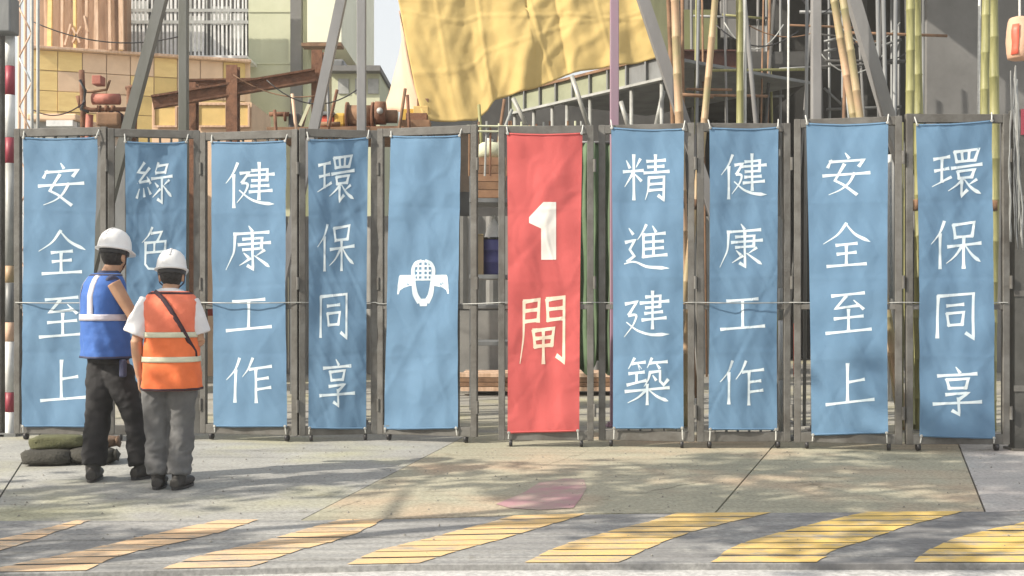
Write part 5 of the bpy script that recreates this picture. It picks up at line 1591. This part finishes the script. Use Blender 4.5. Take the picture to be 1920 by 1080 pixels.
        bo = obj('reflective_band', bb, band_m, vo, True)
        md = bo.modifiers.new('t', 'SOLIDIFY'); md.thickness = .003
    # bound edges of the vest: hem and neck
    for (z0_, h_) in ((hem + .008, .014), (vt - .012, .012)):
        rs = []
        for i in range(2):
            z_, cx, cy, rx, ry, _ = interp_ring(dense, z0_ - h_ / 2 + h_ * i)
            rs.append((z0_ - h_ / 2 + h_ * i, cx, cy, rx + .004, ry + .004, yaw))
        bo = obj('binding', ringmesh(rs), M_strap if upper_m else M_tshirtd, vo, True)
        md = bo.modifiers.new('t', 'SOLIDIFY'); md.thickness = .003
    # hair on the back of the head below the helmet
    hb = bmesh.new()
    hc = V(headc); f = V((-math.sin(hyaw), math.cos(hyaw), 0))
    bmesh.ops.create_icosphere(hb, subdivisions=4, radius=1)
    for v in list(hb.verts):
        c = v.co
        v.co = V((c.x * .084 * k, c.y * .104 * k, c.z * .108 * k))
    kill = [v for v in hb.verts if v.co.y > .025 * k - (0.35 * (v.co.z < 0)) * v.co.z * -.4 and v.co.z < .06 * k or v.co.z < -.098 * k]
    bmesh.ops.delete(hb, geom=kill, context='VERTS')
    for v in hb.verts:
        v.co *= 1 + .02 * noise.noise(v.co * 60)
        x, y = v.co.x, v.co.y
        v.co = V((hc.x + x * math.cos(hyaw) - y * math.sin(hyaw), hc.y + x * math.sin(hyaw) + y * math.cos(hyaw), hc.z + .022 * k + v.co.z))
    ho = obj('hair', hb, M_hair, root, True)
    md = ho.modifiers.new('t', 'SOLIDIFY'); md.thickness = .006
    # helmet
    Mh = Matrix.Translation(V((hc.x, hc.y, hc.z + .045 * k))) @ Matrix.Rotation(hyaw, 4, 'Z') @ Matrix.Rotation(tilt, 4, 'X')
    hm = bmesh.new()
    prof = [(.124, -.004), (.124, .004), (.112, .012), (.110, .03), (.104, .07), (.090, .105), (.066, .132), (.035, .148), (.008, .152)]
    lathe(hm, [(r * k, z * k) for r, z in prof], 40, sx=.96, sy=1.16)
    for v in hm.verts:                                   # peak to the front
        if v.co.z < .012 * k and v.co.y > .05 * k:
            v.co.y += .045 * k * min(1, (v.co.y / (.14 * k)) ** 2); v.co.z -= .012 * k * (v.co.y / (.18 * k))
    for v in hm.verts: v.co = Mh @ v.co
    he = obj('helmet', hm, M_helmet, root, True)
    rb = bmesh.new()
    for sx in (0,):
        tube(rb, [Mh @ V((sx * k, (-.118 + .0 * t_) * k if False else .125 * k * math.sin(a) * .98, .004 * k + .150 * k * (math.cos(a) ** .62 if math.cos(a) > 0 else 0) - abs(sx) * .12)) for t_, a in enumerate([-1.15 + 2.3 * q / 14 for q in range(15)])], .010 * k, 8, flat=.5)
    obj('ridge', rb, M_helmet, he, True)
    cs = bmesh.new()
    tube(cs, [Mh @ V((-.098 * k, .01 * k, .0)), Mh @ V((-.085 * k, .03 * k, -.09 * k)), Mh @ V((0, .075 * k, -.165 * k)), Mh @ V((.085 * k, .03 * k, -.09 * k)), Mh @ V((.098 * k, .01 * k, 0))], .005 * k, 6)
    obj('chin_strap', cs, M_strap, he, True)
    nb = bmesh.new()
    lathe(nb, [(.097 * k, -.035 * k), (.099 * k, -.032 * k), (.099 * k, -.003 * k), (.096 * k, 0)], 32, sx=.98, sy=1.13, M=Mh)
    obj('head_band', nb, M_black, he, True)
    return root, vo

# the man in blue, turned half right, both hands up in front of him
yA = R(-48)
cA, sA = math.cos(yA), math.sin(yA)
cx = -.080
torsoA = [(.80, cx + .03, .02, .165, .145, yA), (.88, cx + .028, .02, .176, .150, yA), (1.02, cx + .015, .01, .166, .138, yA), (1.16, cx + .002, .0, .166, .132, yA), (1.30, cx + .004, -.005, .176, .130, yA), (1.38, cx + .008, 0, .176, .114, yA), (1.43, cx + .014, .005, .146, .090, yA), (1.465, cx + .025, .01, .090, .070, yA)]
def sh(d, z, fwd=0.0):
    return (cx + d * cA - fwd * sA, d * sA + fwd * cA, z)
locA = (X(215, 7.88), 7.88, 0)
rootA, vestA = worker('man in a white helmet, blue vest and black trousers seen from behind', locA, 1.0, yA, R(-20), torsoA,
    (cx + .037, .015, 1.462), (-.018, .045, 1.575),
    (sh(.172, 1.385), (.165, -.10, 1.155), (.110, .12, 1.135), (-1, 0, .2), (0, 0, 1), .8),
    (sh(-.185, 1.385), (-.12, .30, 1.13), (.075, .27, 1.13), (0, -1, .3), (0, 0, 1), .8),
    [((-.105, .05, .88), (-.125, .03, .48), (-.140, -.03, .10), (-.15, 1, 0)), ((.010, .01, .88), (.115, .04, .48), (.165, .07, .10), (.55, 1, 0))],
    M_bluev, None, [(1.145, .045)], (-1.0, .75), M_tshirtd, [(sh(.130, 1.390), sh(.158, 1.376), .058, .054), (sh(-.130, 1.390), sh(-.158, 1.376), .058, .054)], M_trouA, .86, M_reflect, tilt=R(-9), vest_top=1.455)
# phone held in his hands, and a belt pouch
xg = thing('phone', 'dark phone held by the man in the blue vest', 'phone', (locA[0] + .085, locA[1] + .26, 1.175))
xg.rotation_euler = (R(-35), 0, R(-15))
obj('case', boxbm((-.037, -.005, -.075), (.037, .004, .075), bevel=.004), M_black, xg)
obj('screen', boxbm((-.033, -.0068, -.068), (.033, -.0052, .068)), mat('screen_glass', (.03, .035, .05), (.02, .025, .04), 4, .15), xg)
pb = boxbm((.075, -.135, .73), (.118, -.085, .855), bevel=.012)
obj('belt_pouch', pb, M_tshirtd, rootA)

# the shorter man in orange
yB = R(6)
bx_ = .022
torsoB = [(.63, bx_, .01, .172, .155, yB), (.70, bx_, .01, .178, .164, yB), (.87, bx_, 0, .174, .156, yB), (1.02, bx_, -.005, .168, .148, yB), (1.16, bx_, -.015, .170, .142, yB), (1.25, bx_, -.015, .170, .122, yB), (1.30, bx_ - .004, -.008, .150, .098, yB), (1.335, .01, .0, .096, .074, yB)]
locB = (X(316, 7.54), 7.54, 0)
rootB, vestB = worker('man in a white helmet, orange vest and grey trousers seen from behind', locB, .93, yB, R(8), torsoB,
    (.003, .01, 1.335), (.006, .045, 1.428),
    ((.160, .0, 1.255), (.200, .02, .99), (.12, .24, .98), (-1, 0, .1), (0, 0, 1), .8),
    ((-.140, -.02, 1.255), (-.195, -.06, .985), (-.192, .0, .745), (1, 0, 0), (0, 1, 0), .7),
    [((-.085, .0, .74), (-.082, .01, .42), (-.068, .0, .09), (-.12, 1, 0)), ((.085, .0, .74), (.085, .02, .42), (.078, -.02, .09), (.2, 1, 0))],
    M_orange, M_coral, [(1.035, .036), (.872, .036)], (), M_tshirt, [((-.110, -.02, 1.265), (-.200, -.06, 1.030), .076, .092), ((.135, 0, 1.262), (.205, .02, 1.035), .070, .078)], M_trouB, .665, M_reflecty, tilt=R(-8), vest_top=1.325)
# cross-body strap over his back
sb = bmesh.new(); prev = None
def back(xb, z, off=.014):
    z_, cx_, cy_, rx, ry, _ = interp_ring(torsoB, z)
    xx = max(-rx * .97, min(rx * .97, xb))
    y = -ry * (max(0.0, 1 - abs(xx / rx) ** 2.4)) ** (1 / 2.4) - off
    return Vector((cx_ + xx * math.cos(yB) - y * math.sin(yB), cy_ + xx * math.sin(yB) + y * math.cos(yB), z))
cps = [(-.085, 1.322), (-.060, 1.305), (-.02, 1.265), (.02, 1.21), (.06, 1.145), (.10, 1.07), (.135, .99), (.165, .92), (.182, .885)]
for i, (xb, z) in enumerate(cps):
    p = back(xb, z)
    d = Vector((cps[min(i + 1, 8)][0] - cps[max(i - 1, 0)][0], 0, cps[min(i + 1, 8)][1] - cps[max(i - 1, 0)][1])).normalized()
    nn = Vector((-d.z, 0, d.x)) * .015
    row = (sb.verts.new(p - nn), sb.verts.new(p + nn))
    if prev: sb.faces.new((prev[0], prev[1], row[1], row[0]))
    prev = row
so = obj('shoulder_strap', sb, M_strap, rootB, True)
md = so.modifiers.new('t', 'SOLIDIFY'); md.thickness = .005
# a small radio in his left hand
xg = thing('handheld_radio', 'small dark radio in the left hand of the man in orange', 'radio', (locB[0] - .180, locB[1] + .035, .60))
obj('body', boxbm((-.024, -.016, 0), (.024, .016, .11), bevel=.005), M_black, xg)
obj('antenna', tubebm([(.014, 0, .108), (.014, 0, .17)], .0045, 8), M_black, xg)

# ------------------------------------------------------------------ thin dusty air over the site
hz = obj('haze', boxbm((-95, -45, -1.3), (95, 145, 13.5)), None)
tag(hz, kind='stuff')
mh = bpy.data.materials.new('dusty_air'); mh.use_nodes = True
mh.node_tree.nodes.remove(mh.node_tree.nodes['Principled BSDF'])
pv = mh.node_tree.nodes.new('ShaderNodeVolumePrincipled')
pv.inputs['Color'].default_value = (.95, .94, .90, 1)
pv.inputs['Density'].default_value = 0.0020
mh.node_tree.links.new(pv.outputs[0], mh.node_tree.nodes['Material Output'].inputs['Volume'])
hz.data.materials.append(mh)

# ------------------------------------------------------------------ street trees on the near pavement, left of the view
def street_tree(x, y, seed, label, sc=1.0):
    rnd = random.Random(seed)
    root = thing('street_tree', label, 'tree', (x, y, -.03), 0, 'street trees along the near side')
    tb = bmesh.new()
    tube(tb, [(0, 0, 0), (.03, .02, 1.5), (-.04, .05, 3.0), (.05, 0, 4.4), (0, .05, 6.6)], [.085, .07, .06, .05, .015], 12)
    tips = []
    for i in range(13):
        a = i * 2.4 + rnd.uniform(-.3, .3); z0 = 3.7 + i * .21
        l = rnd.uniform(1.2, 2.1) * (1 - i * .03)
        p0 = Vector((0, .02, z0)); p1 = p0 + Vector((math.cos(a) * l * .5, math.sin(a) * l * .5, .45)); p2 = p0 + Vector((math.cos(a) * l, math.sin(a) * l, .8 + rnd.uniform(-.2, .5)))
        tube(tb, [p0, p1, p2], [.028, .018, .007], 7)
        tips += [p1.lerp(p2, .3), p1.lerp(p2, .65), p2]
    obj('trunk', tb, M_bark, root, True)
    lb = bmesh.new()
    for t in tips:
        for q in range(rnd.randint(20, 36)):
            c = t + Vector((rnd.gauss(0, .30), rnd.gauss(0, .20), rnd.gauss(0, .06)))
            s_ = rnd.uniform(.06, .12)
            a = Vector((rnd.gauss(0, 1), rnd.gauss(0, 1), rnd.gauss(0, .5))).normalized(); b = a.cross(Vector((rnd.gauss(0, 1), rnd.gauss(0, 1), rnd.gauss(0, 1)))).normalized()
            v = [lb.verts.new(c + a * s_ * 1.4), lb.verts.new(c + b * s_ * .6), lb.verts.new(c - a * s_ * 1.4), lb.verts.new(c - b * s_ * .6)]
            lb.faces.new(v)
    lo = obj('crown', lb, M_leaf, root)
    lo['kind'] = 'stuff'
    return root
for i, (x, y, k_) in enumerate(((-12.9, 4.0, .78), (-9.6, 3.8, .84), (-6.4, 3.9, 1.12), (-4.5, 4.3, 1.02))):
    t_ = street_tree(x, y, 40 + i, ['street tree farthest left on the near pavement', 'middle street tree of the three on the near pavement', 'third street tree from the left on the near pavement', 'street tree nearest the camera on the near pavement'][i])
    t_.scale = (1.15, 1.0, k_)
